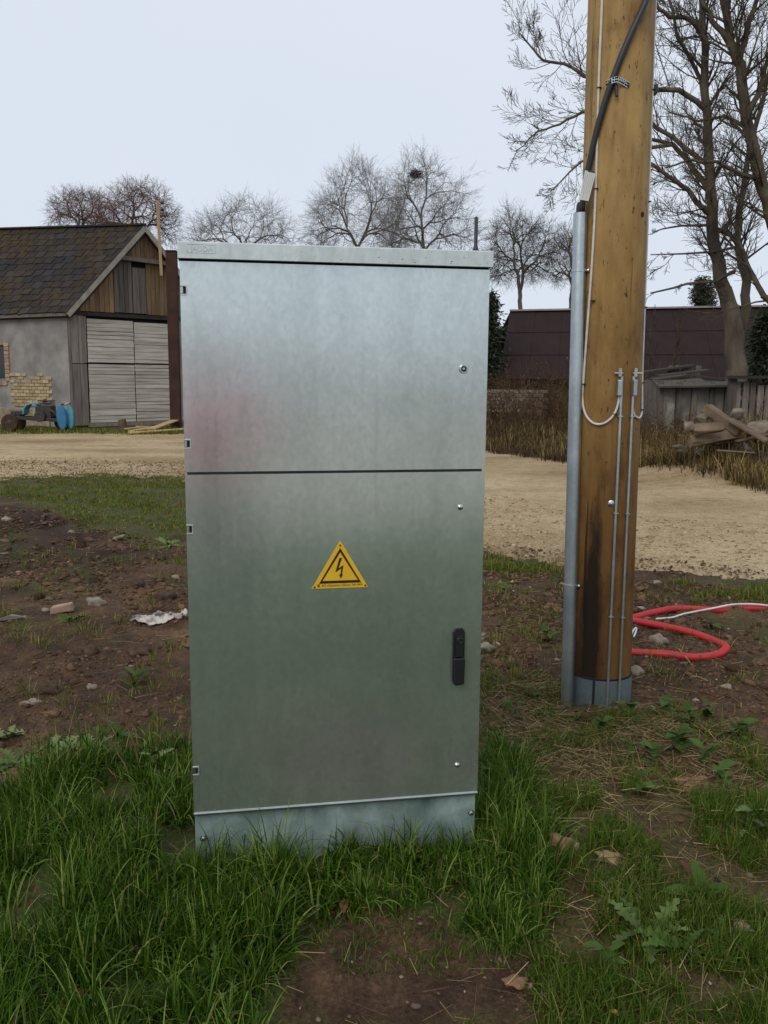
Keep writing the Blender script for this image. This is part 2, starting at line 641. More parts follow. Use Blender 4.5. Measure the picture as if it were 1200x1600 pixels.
def slate_mat():
    m, nt, b = new_mat('old_slate')
    w = coords(nt, 'World')
    n1, n2 = noise(nt, w, 0.75, 5, 0.6), noise(nt, w, 6, 5, 0.6)
    oi = nt.nodes.new('ShaderNodeObjectInfo')
    base = ramp(nt, oi.outputs['Random'], [(0.0, (0.020, 0.018, 0.018)), (0.7, (0.027, 0.024, 0.024)), (1.0, (0.042, 0.038, 0.037))]).outputs[0]
    moss = ramp(nt, n2, [(0.35, (0.028, 0.016, 0.008)), (0.55, (0.048, 0.029, 0.013)), (0.75, (0.062, 0.055, 0.014))]).outputs[0]
    f = nd(nt, 'ShaderNodeMapRange')
    f.inputs[1].default_value = 0.42
    f.inputs[2].default_value = 0.60
    nt.links.new(n1, f.inputs[0])
    f2 = nd(nt, 'ShaderNodeMath', operation='MULTIPLY')
    nt.links.new(f.outputs[0], f2.inputs[0])
    nt.links.new(ramp(nt, n2, [(0.3, (0.35,) * 3), (0.6, (1,) * 3)]).outputs[0], f2.inputs[1])
    c = mixc(nt, f2.outputs[0], base, moss)
    nt.links.new(c, b.inputs['Base Color'])
    b.inputs['Roughness'].default_value = 0.8
    b.inputs['Specular IOR Level'].default_value = 0.15
    bump(nt, b, n2, 0.4, 0.02)
    return m


def boards_mat(name, c1, c2, rand=0.25, ax='z', c3=None):
    st = {'z': (1, 1, 0.08), 'x': (0.08, 0.08, 1)}[ax]
    return simple(name, c1, c2, 14, 0.85, stretch=st, kind='World', bmp=0.5, bdist=0.01, detail=6, rand=rand, c3=c3)


M_TAN = boards_mat('tan_boards', (0.235, 0.155, 0.085), (0.105, 0.07, 0.042))
M_GREYB = boards_mat('grey_boards', (0.15, 0.125, 0.103), (0.075, 0.065, 0.06))
M_WEATH = boards_mat('weathered_boards', (0.235, 0.205, 0.18), (0.115, 0.098, 0.085))
M_WHITEB = boards_mat('faded_white_boards', (0.58, 0.53, 0.47), (0.34, 0.295, 0.25), 0.14, 'x')
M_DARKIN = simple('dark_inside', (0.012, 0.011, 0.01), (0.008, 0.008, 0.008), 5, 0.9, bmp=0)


def build_barn():
    C = G(112, 668)
    C.z = 0
    off = tuple(C)
    gd = Vector((math.cos(PI / 4), math.sin(PI / 4), 0))          # along the gable
    ld = Vector((-math.cos(math.radians(30)), math.sin(math.radians(30)), 0))   # along the long wall
    gn = Vector((gd.y, -gd.x, 0))                                  # gable looks this way
    ln = Vector((-ld.y, ld.x, 0)) * 1.0
    if ln.y > 0:
        ln = -ln
    up = Vector((0, 0, 1))
    root = thing('barn', 'old grey barn with mossy slate roof, board gable and faded white double door', 'barn', C)
    HW, WID, LEN = 3.30, 4.86, 9.0

    def P(g, z, n=0.0):
        return C + gd * g + up * z + gn * n

    # long wall with a window opening, built of plastered blocks round the opening
    wx0, wx1, wz0, wz1 = 2.80, 4.1, 1.32, 2.42
    wall = MB()
    th = 0.4

    def wblock(a, b, z0, z1):
        q = [C + ld * a - ln * th, C + ld * b - ln * th, C + ld * b, C + ld * a]
        wall.hexa([p + up * z0 for p in q] + [p + up * z1 for p in q])
    wblock(0, wx0, -0.2, HW)
    wblock(wx0, wx1, -0.2, wz0)
    wblock(wx0, wx1, wz1, HW)
    wblock(wx1, LEN, -0.2, HW)
    # back and far walls close the body
    q0, q1 = C + gd * WID, C + gd * WID + ld * LEN
    wall.hexa([p + up * z for z in (-0.2, HW) for p in (q0 - gd * 0.3, q0, q1, q1 - gd * 0.3)])
    q0, q1 = C + ld * LEN, C + ld * LEN + gd * WID
    wall.hexa([p + up * z for z in (-0.2, HW) for p in (q0, q1, q1 - ld * 0.3, q0 - ld * 0.3)])
    wo_ = wall.build('wall', M_PLASTER, root, off=off)
    # rough rubble plinth
    pl = MB()
    q = [C + ld * 0.9 + ln * 0.002, C + ld * LEN + ln * 0.002, C + ld * LEN + ln * 0.07, C + ld * 0.9 + ln * 0.07]
    pl.hexa([p - up * 0.2 for p in q] + [p + up * 0.52 for p in q])
    pl.build('plinth', simple('rubble_plinth', (0.33, 0.27, 0.19), (0.16, 0.12, 0.085), 5, 0.9, bmp=0.8, bdist=0.05), root, off=off, bevel=0.03)
    # window
    wnd = MB()
    for a, b, z0, z1 in ((wx0, wx0 + 0.1, wz0, wz1), (wx1 - 0.1, wx1, wz0, wz1), (wx0 + 0.1, wx1 - 0.1, wz1 - 0.1, wz1), (wx0 + 0.1, wx1 - 0.1, wz0, wz0 + 0.08)):
        q = [C + ld * a - ln * 0.22, C + ld * b - ln * 0.22, C + ld * b - ln * 0.12, C + ld * a - ln * 0.12]
        wnd.hexa([p + up * z0 for p in q] + [p + up * z1 for p in q])
    wn_ = wnd.build('window', M_WEATH, root, off=off)
    pn = MB()
    q = [C + ld * (wx0 + 0.1) - ln * 0.19, C + ld * (wx1 - 0.1) - ln * 0.19, C + ld * (wx1 - 0.1) - ln * 0.175, C + ld * (wx0 + 0.1) - ln * 0.175]
    pn.hexa([p + up * (wz0 + 0.08) for p in q] + [p + up * (wz1 - 0.1) for p in q])
    pg = simple('dusty_glass', (0.02, 0.022, 0.025), (0.012, 0.012, 0.014), 3, 0.15, bmp=0)
    pn.build('pane', pg, wn_, off=off)
    # brick surround and the patch of yellow bricks
    M_BR = simple('yellow_brick', (0.43, 0.34, 0.20), (0.29, 0.22, 0.13), 9, 0.9, bmp=0.5, rand=0.22)
    M_RB = simple('red_brick', (0.42, 0.29, 0.20), (0.26, 0.17, 0.11), 9, 0.9, bmp=0.5, rand=0.25)
    br = MB()
    br.box((0, 0, 0), (0.235, 0.05, 0.088))
    brick = br.build('brick', M_BR, wo_, bevel=0.008, seg=1)
    rz = Matrix.Rotation(math.atan2(ld.y, ld.x), 4, 'Z')
    first = True
    for r in range(10):
        for k in range(8):
            a = 0.86 + k * 0.25 + (0.125 if r % 2 else 0)
            if a > 2.50 or (r > 7 and rnd.random() < 0.3):
                continue
            o = brick if first else brick.copy()
            if not first:
                COL.objects.link(o)
            first = False
            p = ld * a + ln * (0.012 + rnd.uniform(-0.008, 0.01)) + up * (0.62 + r * 0.1)
            o.matrix_local = Matrix.Translation(p) @ rz @ Matrix.Rotation(rnd.uniform(-.02, .02), 4, 'Y')
    rb = MB()
    rb.box((0, 0, 0), (0.20, 0.06, 0.105))
    rbo = rb.build('brick', M_RB, wo_, bevel=0.008, seg=1)
    first = True
    for k in range(10):
        o = rbo if first else rbo.copy()
        if not first:
            COL.objects.link(o)
        first = False
        p = ld * (wx0 - 0.105) + ln * 0.014 + up * (wz0 + 0.06 + k * 0.115)
        o.matrix_local = Matrix.Translation(p) @ rz
    for k in range(5):
        o = rbo.copy()
        COL.objects.link(o)
        o.matrix_local = Matrix.Translation(ld * (wx0 + 0.05 + k * 0.22) + ln * 0.014 + up * (wz0 - 0.075)) @ rz
    # corner boards on the gable, left and right of the door
    gb = M_WEATH
    for a, b, z0, z1 in ((0.0, 0.06, 0.05, 3.25), (0.07, 0.29, 1.86, 3.25), (0.30, 0.47, 1.86, 3.25), (0.07, 0.31, 0.05, 1.84), (0.32, 0.53, 0.05, 1.84), (0.48, 0.54, 1.88, 3.22),
                         (3.65, 4.0, 0.05, 3.25), (4.02, 4.42, 0.05, 3.25), (4.43, 4.86, 0.05, 3.25)):
        t = MB()
        t.hexa([P(g, z, n) for z in (z0, z1) for g, n in ((a, 0.02), (b, 0.02), (b, 0.06 + rnd.uniform(0, .015)), (a, 0.06))])
        t.build('corner_board', gb, root, off=off, bevel=0.004, seg=1)
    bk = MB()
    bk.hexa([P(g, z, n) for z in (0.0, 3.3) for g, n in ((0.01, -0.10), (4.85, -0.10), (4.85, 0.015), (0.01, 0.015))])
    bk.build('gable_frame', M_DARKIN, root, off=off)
    # the double door in four leaves of horizontal boards
    gx = (0.57, 2.08, 3.62)
    for a, b in ((gx[0], gx[1] - 0.008), (gx[1] + 0.012, gx[2])):
        for z0, z1, nb in ((0.12, 1.86, 17), (1.90, 3.16, 11)):
            if a > 2 and z0 > 1:
                z1 -= 0.03
            d = MB()
            d.hexa([P(g, z, n) for z in (z0 + .01, z1 - .01) for g, n in ((a + .01, 0.02), (b - .01, 0.02), (b - .01, 0.045), (a + .01, 0.045))])
            leaf = d.build('door_leaf', M_DARKIN, root, off=off)
            hgt = (z1 - z0) / nb
            for k in range(nb):
                g_ = 0.003
                t = MB()
                sag = rnd.uniform(-.006, .006)
                zz0, zz1 = z0 + k * hgt, z0 + (k + 1) * hgt - g_ - rnd.uniform(0, .013) * (rnd.random() < .6)
                nn = 0.068 + rnd.uniform(0, .014)
                aa, bb = a + rnd.uniform(0, .012), b - rnd.uniform(0, .012)
                t.hexa([P(aa, zz0, .046), P(bb, zz0 + sag, .046), P(bb, zz0 + sag, nn), P(aa, zz0, nn),
                        P(aa, zz1, .046), P(bb, zz1 + sag, .046), P(bb, zz1 + sag, nn), P(aa, zz1, nn)])
                t.build('plank', M_WHITEB, leaf, off=off)
    t = MB()
    t.hexa([P(g, z, n) for z in (0.0, 0.11) for g, n in ((0.5, 0.0), (3.7, 0.0), (3.7, 0.10), (0.5, 0.10))])
    t.build('threshold', M_WEATH, root, off=off)
    # lintel beam, darker than the boards round it
    t = MB()
    t.hexa([P(g, z, n) for z in (3.24, 3.36) for g, n in ((-0.05, 0.0), (4.9, 0.0), (4.9, 0.085), (-0.05, 0.085))])
    t.build('lintel_beam', simple('dark_beam', (0.05, 0.042, 0.036), (0.03, 0.025, 0.022), 6, .9), root, off=off)
    # roof
    HA = 6.0
    gc = WID / 2
    SL = (HA - 3.4) / gc

    def roof_z(g):
        return HA - abs(g - gc) * SL

    # gable boarding in vertical planks
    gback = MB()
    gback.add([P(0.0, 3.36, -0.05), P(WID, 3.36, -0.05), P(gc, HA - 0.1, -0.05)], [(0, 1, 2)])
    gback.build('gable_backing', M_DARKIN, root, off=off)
    w = 0.155
    k = 0
    g = 0.06
    while g < WID - 0.1:
        g1 = min(g + w - 0.012, WID - 0.05)
        loft = 1.42 <= (g + g1) / 2 <= 2.58
        z0 = 3.37
        ta, tb = roof_z(g) - 0.12, roof_z(g1) - 0.12
        n1 = 0.10 + rnd.uniform(0, .012)
        if min(ta, tb) > z0 + 0.05:
            cuts = [(z0, 99, M_TAN)]
            if loft:
                cuts = [(4.98 + rnd.uniform(-.01, .01), 99, M_TAN)]
            for c0, c1, mm in cuts:
                t = MB()
                t.hexa([P(g, c0, .07), P(g1, c0, .07), P(g1, c0, n1), P(g, c0, n1),
                        P(g, max(ta, c0 + .02), .07), P(g1, max(tb, c0 + .02), .07), P(g1, max(tb, c0 + .02), n1), P(g, max(ta, c0 + .02), n1)])
                t.build('gable_board', mm, root, off=off)
        g += w
        k += 1
    # grey loft hatch: narrow boards left, the hatch leaf right
    ht = MB()
    ht.hexa([P(g, z, n) for z in (3.38, 4.93) for g, n in ((1.45, .05), (2.54, .05), (2.54, .075), (1.45, .075))])
    hatch = ht.build('loft_hatch', M_DARKIN, root, off=off)
    hs = [1.46, 1.63, 1.79, 1.93, 2.06, 2.08, 2.29, 2.52]
    for i in range(7):
        if i == 4:
            continue
        t = MB()
        z1 = 4.92 if i < 4 else 4.74
        t.hexa([P(g, z, n) for z in (3.39, z1) for g, n in ((hs[i] + .008, .078), (hs[i + 1] - .008, .078), (hs[i + 1] - .008, .11 + .02 * (i > 4)), (hs[i] + .008, .11))])
        t.build('plank', M_GREYB, hatch, off=off)
    # hood beam across the gable
    t = MB()
    t.bar(P(1.58, 4.98, 0.20), P(3.32, 4.94, 0.20), 0.14, 0.12)
    t.build('hood_beam', M_GREYB, root, off=off)
    # light batten standing on the beam with two insulators
    t = MB()
    t.bar(P(2.92, 4.55, 0.36), P(2.86, 6.75, 0.36), 0.075, 0.05, up=tuple(gn))
    bt = t.build('batten', simple('pale_batten', (0.47, 0.33, 0.18), (0.33, 0.22, 0.12), 12, 0.8, stretch=(1, 1, .1)), root, off=off)
    for z in (6.5, 6.7):
        t = MB()
        t.lathe([(0.02, 0), (0.05, .02), (0.05, .08), (0.02, .1)], P(2.94, z, 0.40), gd, 8)
        t.build('insulator', simple('brown_ceramic', (0.05, 0.03, 0.025), None, 5, 0.4, bmp=0), bt, off=off)
    # roof: two slabs, the seen one tiled
    m_s = slate_mat()
    e0 = 0.12                                          # eave overhang along the slope, in plan
    ov = 0.30                                          # gable overhang
    pe = C + gd * (-e0) + up * (3.40 - e0 * SL * 0.75) + gn * ov          # eave at the gable
    pr = C + gd * gc + up * HA + gn * ov                                  # ridge at the gable
    le = LEN + 0.4
    pe2 = pe + ld * le + up * 0.02
    pr2 = pr + ld * le + up * 0.52                                        # the ridge climbs towards the far end
    nrm = (pe2 - pe).cross(pr - pe).normalized()
    if nrm.z < 0:
        nrm = -nrm
    rf = MB()
    q = [pe, pe2, pr2, pr]
    rf.hexa([p - nrm * 0.22 for p in q] + [p - nrm * 0.14 for p in q])
    pf = C + gd * (WID + e0) + up * (3.40 - e0 * SL * 0.75) + gn * ov
    pf2 = pf + ld * le
    q = [pr, pr2, pf2, pf]
    rf.hexa([p - up * 0.09 for p in q] + [p - up * 0.01 for p in q])
    roof = rf.build('roof', m_s, root, off=off)
    rows, cols = 14, 20
    for r in range(rows):
        for c in range(-(r % 2), cols):
            u0 = (c + (0.5 if r % 2 else 0)) / cols * 0.93 - 0.005
            u1 = u0 + 0.93 / cols - 0.0035
            v0, v1 = r / rows - 0.010, (r + 1) / rows + 0.012
            if u0 > 0.99 or u1 < 0.01:
                continue
            u0, u1 = max(u0, -0.004), min(u1, 1.0)

            def Q(u, v):
                return pe.lerp(pe2, u).lerp(pr.lerp(pr2, u), v)
            j = [rnd.uniform(-.012, .012) for _ in range(4)]
            lo = 0.014 + rnd.uniform(0, .014)
            hi = 0.004
            sk = rnd.uniform(-.006, .006)
            cs = [Q(u0, v0 + sk), Q(u1, v0 - sk + rnd.uniform(-.004, .004)), Q(u1, v1), Q(u0, v1)]
            hh = [lo + j[0] * .4, lo + j[1] * .4, hi, hi]
            t = MB()
            t.hexa([p + nrm * h for p, h in zip(cs, hh)] + [p + nrm * (h + .013) for p, h in zip(cs, hh)])
            t.build('slate', m_s, roof, off=off)
    t = MB()
    t.bar(pr + nrm * 0.03 - up * .02, pr2 + nrm * 0.03 - up * .02, 0.22, 0.05)
    t.build('ridge_cap', m_s, roof, off=off)
    # barge boards
    for a, b in ((pe, pr), (pr, pf)):
        t = MB()
        t.bar(a + gn * 0.03 - up * 0.10, b + gn * 0.03 - up * 0.10, 0.035, 0.14)
        t.build('barge_board', simple('pale_barge', (0.34, 0.31, 0.27), (0.2, 0.18, 0.155), 8, 0.85, stretch=(.5, .5, .5)), root, off=off)
    t = MB()
    t.bar(pe + up * -0.07 + gn * -0.05, pe2 + up * -0.07, 0.05, 0.09)
    t.build('eave_board', M_GREYB, root, off=off)


build_barn()

# rusty steel post in front of the barn
_p = G(274, 669)
_p.z = gh(_p.x, _p.y)
post = thing('steel_post', 'tall rust brown steel post between the barn door and the cabinet', 'post', _p)
M_RUST = simple('rust', (0.065, 0.033, 0.024), (0.035, 0.019, 0.016), 3, 0.8, bmp=0.3)
mb = MB()
mb.box((0, 0, 2.52), (0.29, 0.012, 5.1))
mb.box((-0.139, 0.12, 2.52), (0.012, 0.228, 5.1))
mb.box((0.139, 0.12, 2.52), (0.012, 0.228, 5.1))
mb.build('shaft', M_RUST, post)
mb = MB()
mb.box((0, 0.1, 5.08), (0.31, 0.28, 0.02))
mb.build('cap_plate', M_RUST, post)

# ================================================================== long low building on the right
M_BROWNROOF = simple('brown_roofing', (0.030, 0.019, 0.018), (0.022, 0.014, 0.0135), 3, 0.9, bmp=0.1, stretch=(1, .2, 1))


def build_outbuilding():
    A, B = AT(797, 487, 33.0), AT(1140, 473, 31.0)
    B.z = A.z + 0.03
    e0, e1 = AT(779, 592, 29.5), AT(1128, 592, 27.6)
    e1.z = e0.z
    C = Vector((e0.x, e0.y, 0))
    off = tuple(C)
    root = thing('outbuilding', 'long low building with plain dark brown roof behind the brambles', 'building', C)
    dirv = (B - A).normalized()
    B = A + dirv * 13.0
    e1 = e0 + (e1 - e0).normalized() * 13.4
    back = (A - e0)
    e2, e3 = A + Vector((back.x * -1, back.y, 0)) , B + Vector((0, back.y, 0))
    e2.z = e3.z = e0.z
    rf = MB()
    nseg = 44
    up = Vector((0, 0, 1))
    # sheets with standing ribs
    q = [e0, e1, B, A]
    rf.hexa([p - up * .1 for p in q] + [p for p in q])
    q = [A, B, e3, e2]
    rf.hexa([p - up * .1 for p in q] + [p for p in q])
    rf_ = rf.build('roof', M_BROWNROOF, root, off=off)
    n = (e1 - e0).cross(A - e0).normalized()
    if n.z < 0:
        n = -n
    for k in range(14):
        a = k / 14
        b = a + 1 / 14 - 0.0006
        for r in range(3):
            t0, t1 = r / 3, (r + 1) / 3
            def Q(u, v):
                return e0.lerp(e1, u).lerp(A.lerp(B, u), v)
            cs = [Q(a, t0 - .01), Q(b, t0 - .01), Q(b, t1), Q(a, t1)]
            hh = [.022, .022, .004, .004]
            t = MB()
            t.hexa([p + n * h for p, h in zip(cs, hh)] + [p + n * (h + .012) for p, h in zip(cs, hh)])
            t.build('roof_sheet', M_BROWNROOF, rf_, off=off)
    rc = MB()
    rc.bar(A + up * .04, B + up * .04, 0.3, 0.06)
    rc.build('ridge_cap', simple('pale_ridge', (0.30, 0.27, 0.26), None, 4, 0.7), rf_, off=off)
    w = MB()
    i0, i1 = e0 + Vector((.5, .5, 0)), e1 + Vector((-.4, .5, 0))
    j0, j1 = e2 + Vector((.5, -.5, 0)), e3 + Vector((-.4, -.5, 0))
    for a, b in ((i0, i1), (i1, j1), (j1, j0), (j0, i0)):
        w.bar((a.x, a.y, e0.z / 2 - .3), (b.x, b.y, e0.z / 2 - .3), 0.2, e0.z + .5)
    w.build('wall', simple('dark_log_wall', (0.07, 0.055, 0.045), (0.04, 0.03, 0.025), 4, 0.9, stretch=(.2, .2, 3)), root, off=off)
    gb = MB()
    gb.add([i0 + up * 0.1, j0 + up * 0.1, A + Vector((.5, 0, -.12))], [(0, 1, 2)])
    gb.build('gable', M_GREYB, root, off=off)
    # pale whitewashed brick base at the left end
    brm = simple('whitewashed_brick', (0.42, 0.37, 0.31), (0.25, 0.2, 0.16), 7, 0.9, rand=.25)
    b0 = MB()
    b0.box((0, 0, 0), (0.27, 0.10, 0.10))
    first = None
    for r in range(6):
        for k in range(8):
            p = AT(752, 600, 27.2)
            o = first.copy() if first else b0.build('brick', brm, root, bevel=.01, seg=1)
            if first:
                COL.objects.link(o)
            first = first or o
            o.location = Vector((p.x + k * .29 + (.14 if r % 2 else 0) - .3, p.y + rnd.uniform(-.01, .01), 0.55 + r * .115)) - C


build_outbuilding()


# ================================================================== old shed and board fence at the right
def build_shed():
    Y = 17.5
    a, b = AT(1030, 640, Y), AT(1143, 640, Y - .3)
    C = Vector((a.x, a.y, gh(a.x, a.y)))
    off = tuple(C)
    root = thing('shed', 'ruined low shed with sagging board roof and grey whitewashed wall', 'shed', C)
    up = Vector((0, 0, 1))
    W = b.x - a.x
    wl = simple('old_whitewash', (0.33, 0.31, 0.275), (0.10, 0.09, 0.078), 2.2, 0.9, bmp=.5, bdist=.03, detail=8)
    for k in range(4):
        t = MB()
        x0 = a.x + W * k / 4 + .02
        x1 = a.x + W * (k + 1) / 4 - .03
        t.box(((x0 + x1) / 2, Y + rnd.uniform(-.02, .02), 0.68), (x1 - x0, .06, 1.36))
        t.build('wall_panel', wl, root, off=off)
    for k in range(5):
        t = MB()
        x = a.x + W * k / 4 + rnd.uniform(-.03, .03)
        t.box((x, Y - .06, 0.72), (.09, .08, 1.46), Matrix.Rotation(rnd.uniform(-.03, .03), 3, 'Y'))
        t.build('post', M_GREYB, root, off=off)
    for k, (x0, z0, x1, z1, dy) in enumerate(((-.1, 1.40, W + .1, 1.43, -.10), (-.05, 1.44, W * .7, 1.49, .22), (W * .66, 1.47, W + .15, 1.44, .24), (.0, 1.50, W * .5, 1.60, .55), (W * .48, 1.62, W + .1, 1.53, .58),
                                              (.2, 1.58, W * .95, 1.70, .92), (-.1, 1.64, W * .8, 1.80, 1.26))):
        t = MB()
        t.bar((a.x + x0, Y + dy, z0), (a.x + x1, Y + dy, z1), .40, .035, up=(rnd.uniform(-.05, .05), -.12 + rnd.uniform(-.1, .1), 1))
        t.build('roof_board', simple('rotten_board', (.10, .088, .075), (.05, .044, .038), 6, .9, stretch=(.2, 1, 1), rand=.3), root, off=off)
    for k in range(5):
        t = MB()
        x = a.x + W * (.45 + .11 * k)
        t.box((x, Y + 1.3, 1.62), (.11, .03, .36), Matrix.Rotation(rnd.uniform(-.25, .25), 3, 'Y'))
        t.build('gable_board', M_WEATH, root, off=off)
    t = MB()
    t.box((a.x + W / 2, Y + 1.5, 0.75), (W, .1, 1.5))
    t.box((a.x + .05, Y + .75, 0.75), (.06, 1.4, 1.5))
    t.build('back_wall', M_GREYB, root, off=off)
    # board fence beside it
    p0, p1 = AT(1146, 640, 15.6), AT(1300, 640, 14.9)
    C2 = Vector((p0.x, p0.y, gh(p0.x, p0.y)))
    fr = thing('board_fence', 'short fence of upright weathered grey boards right of the ruined shed', 'fence', C2)
    n = 13
    for k in range(n):
        f = (k + .5) / n
        x, y = p0.x + (p1.x - p0.x) * f, p0.y + (p1.y - p0.y) * f
        z0, z1 = 0.1, 1.46 + rnd.uniform(-.05, .05)
        t = MB()
        t.box((x, y, (z0 + z1) / 2), ((p1.x - p0.x) / n * rnd.uniform(.82, .95), .028, z1 - z0), Matrix.Rotation(rnd.uniform(-.03, .03), 3, 'Y'))
        t.build('board', M_WEATH if rnd.random() < .6 else M_GREYB, fr, off=tuple(C2))
    for z in (.45, 1.2):
        t = MB()
        t.bar((p0.x, p0.y + .05, z), (p1.x, p1.y + .05, z), .05, .08)
        t.build('rail', M_GREYB, fr, off=tuple(C2))
    t = MB()
    t.bar((p0.x - .15, p0.y, 1.55), (p1.x, p1.y, 1.57), .34, .05)
    t.build('cap_board', simple('tarred_board', (0.035, 0.03, 0.028), None, 5, .8), fr, off=tuple(C2))
    t = MB()
    t.box((p0.x - .06, p0.y - .04, .8), (.12, .12, 1.6))
    t.build('post', M_GREYB, fr, off=tuple(C2))


build_shed()


# ================================================================== bare trees
class Tree:
    def __init__(s, seed):
        s.r = random.Random(seed)
        s.lv = {}

    def seg(s, lv, a, b, r0, r1):
        s.lv.setdefault(lv, []).append((a, b, r0, r1))

    def grow(s, p, d, L, r, lv, maxlv, nch=(5, 7), ratio=.55, ang=(.45, .9), wob=.16, trop=.06, nseg=6, rmin=.006, start=.25):
        R = s.r
        n = nseg if lv < maxlv else max(3, nseg - 2)
        step = L / n
        pts = [(p, r)]
        for i in range(n):
            d = d + Vector((R.gauss(0, wob), R.gauss(0, wob), R.gauss(0, wob) + trop))
            d.normalize()
            q = p + d * step
            r1 = max(r * (1 - .75 * (i + 1) / n), rmin)
            s.seg(lv, p, q, pts[-1][1], r1)
            p = q
            pts.append((p, r1, d.copy()))
        if lv < maxlv:
            k = R.randint(*nch)
            for c in range(k):
                t = start + (1 - start) * (c + R.random()) / k
                i = min(int(t * n), n - 1)
                f = t * n - i
                a = pts[i][0].lerp(pts[i + 1][0], min(f, 1))
                rr = pts[i][1] * .55
                dd = pts[i + 1][2]
                ax = dd.cross(Vector((R.gauss(0, 1), R.gauss(0, 1), R.gauss(0, 1))))
                if ax.length < 1e-3:
                    continue
                q = Quaternion(ax.normalized(), R.uniform(*ang))
                s.grow(a, q @ dd, L * ratio * (1.15 - .5 * t) * R.uniform(.75, 1.2), max(rr, rmin), lv + 1, maxlv, nch, ratio, ang, wob, trop, nseg, rmin, .15)

    def limb(s, pts, r0, r1, lv=0, pw=1.0):
        n = len(pts) - 1
        w = lambda t: r1 + (r0 - r1) * (1 - t) ** pw
        for i in range(n):
            s.seg(lv, pts[i], pts[i + 1], w(i / n), w((i + 1) / n))

    def build(s, name, label, loc, bark, twig, group=None, cat='tree', trunk_lv=1):
        root = thing(name, label, cat, loc, 0, group)
        o = np.array(loc)
        for nm, lvs, n, m in (('trunk', [l for l in s.lv if l <= trunk_lv], 7, bark), ('crown', [l for l in s.lv if l > trunk_lv], 3, twig)):
            L = [x for l in lvs for x in s.lv[l]]
            if not L:
                continue
            me = seg_mesh(nm, np.array([tuple(x[0]) for x in L]) - o, np.array([tuple(x[1]) for x in L]) - o, [x[2] for x in L], [x[3] for x in L], n)
            mesh_obj(nm, me, m, root)
        return root


M_BARK = simple('grey_bark', (0.15, 0.12, 0.09), (0.055, 0.045, 0.035), 4, .9, stretch=(1, 1, .35), bmp=.7, bdist=.03, detail=6)
M_BARK2 = simple('brown_bark', (0.085, 0.068, 0.05), (0.04, 0.034, 0.026), 5, .9, bmp=.4, bdist=.02, c3=(0.12, 0.105, 0.06))
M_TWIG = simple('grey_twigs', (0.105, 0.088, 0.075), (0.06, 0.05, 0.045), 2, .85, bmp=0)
M_TWIGF = simple('hazed_far_twigs', (0.25, 0.225, 0.205), (0.16, 0.145, 0.135), 1, .85, bmp=0)  # paled twig colour stands in for distance haze
M_BARKF = simple('hazed_far_bark', (0.15, 0.13, 0.11), (0.09, 0.078, 0.068), 2, .9, bmp=0)  # bark colour paled for the same haze
M_TWIGR = simple('reddish_twigs', (0.20, 0.115, 0.10), (0.12, 0.072, 0.065), 1, .85, bmp=0)


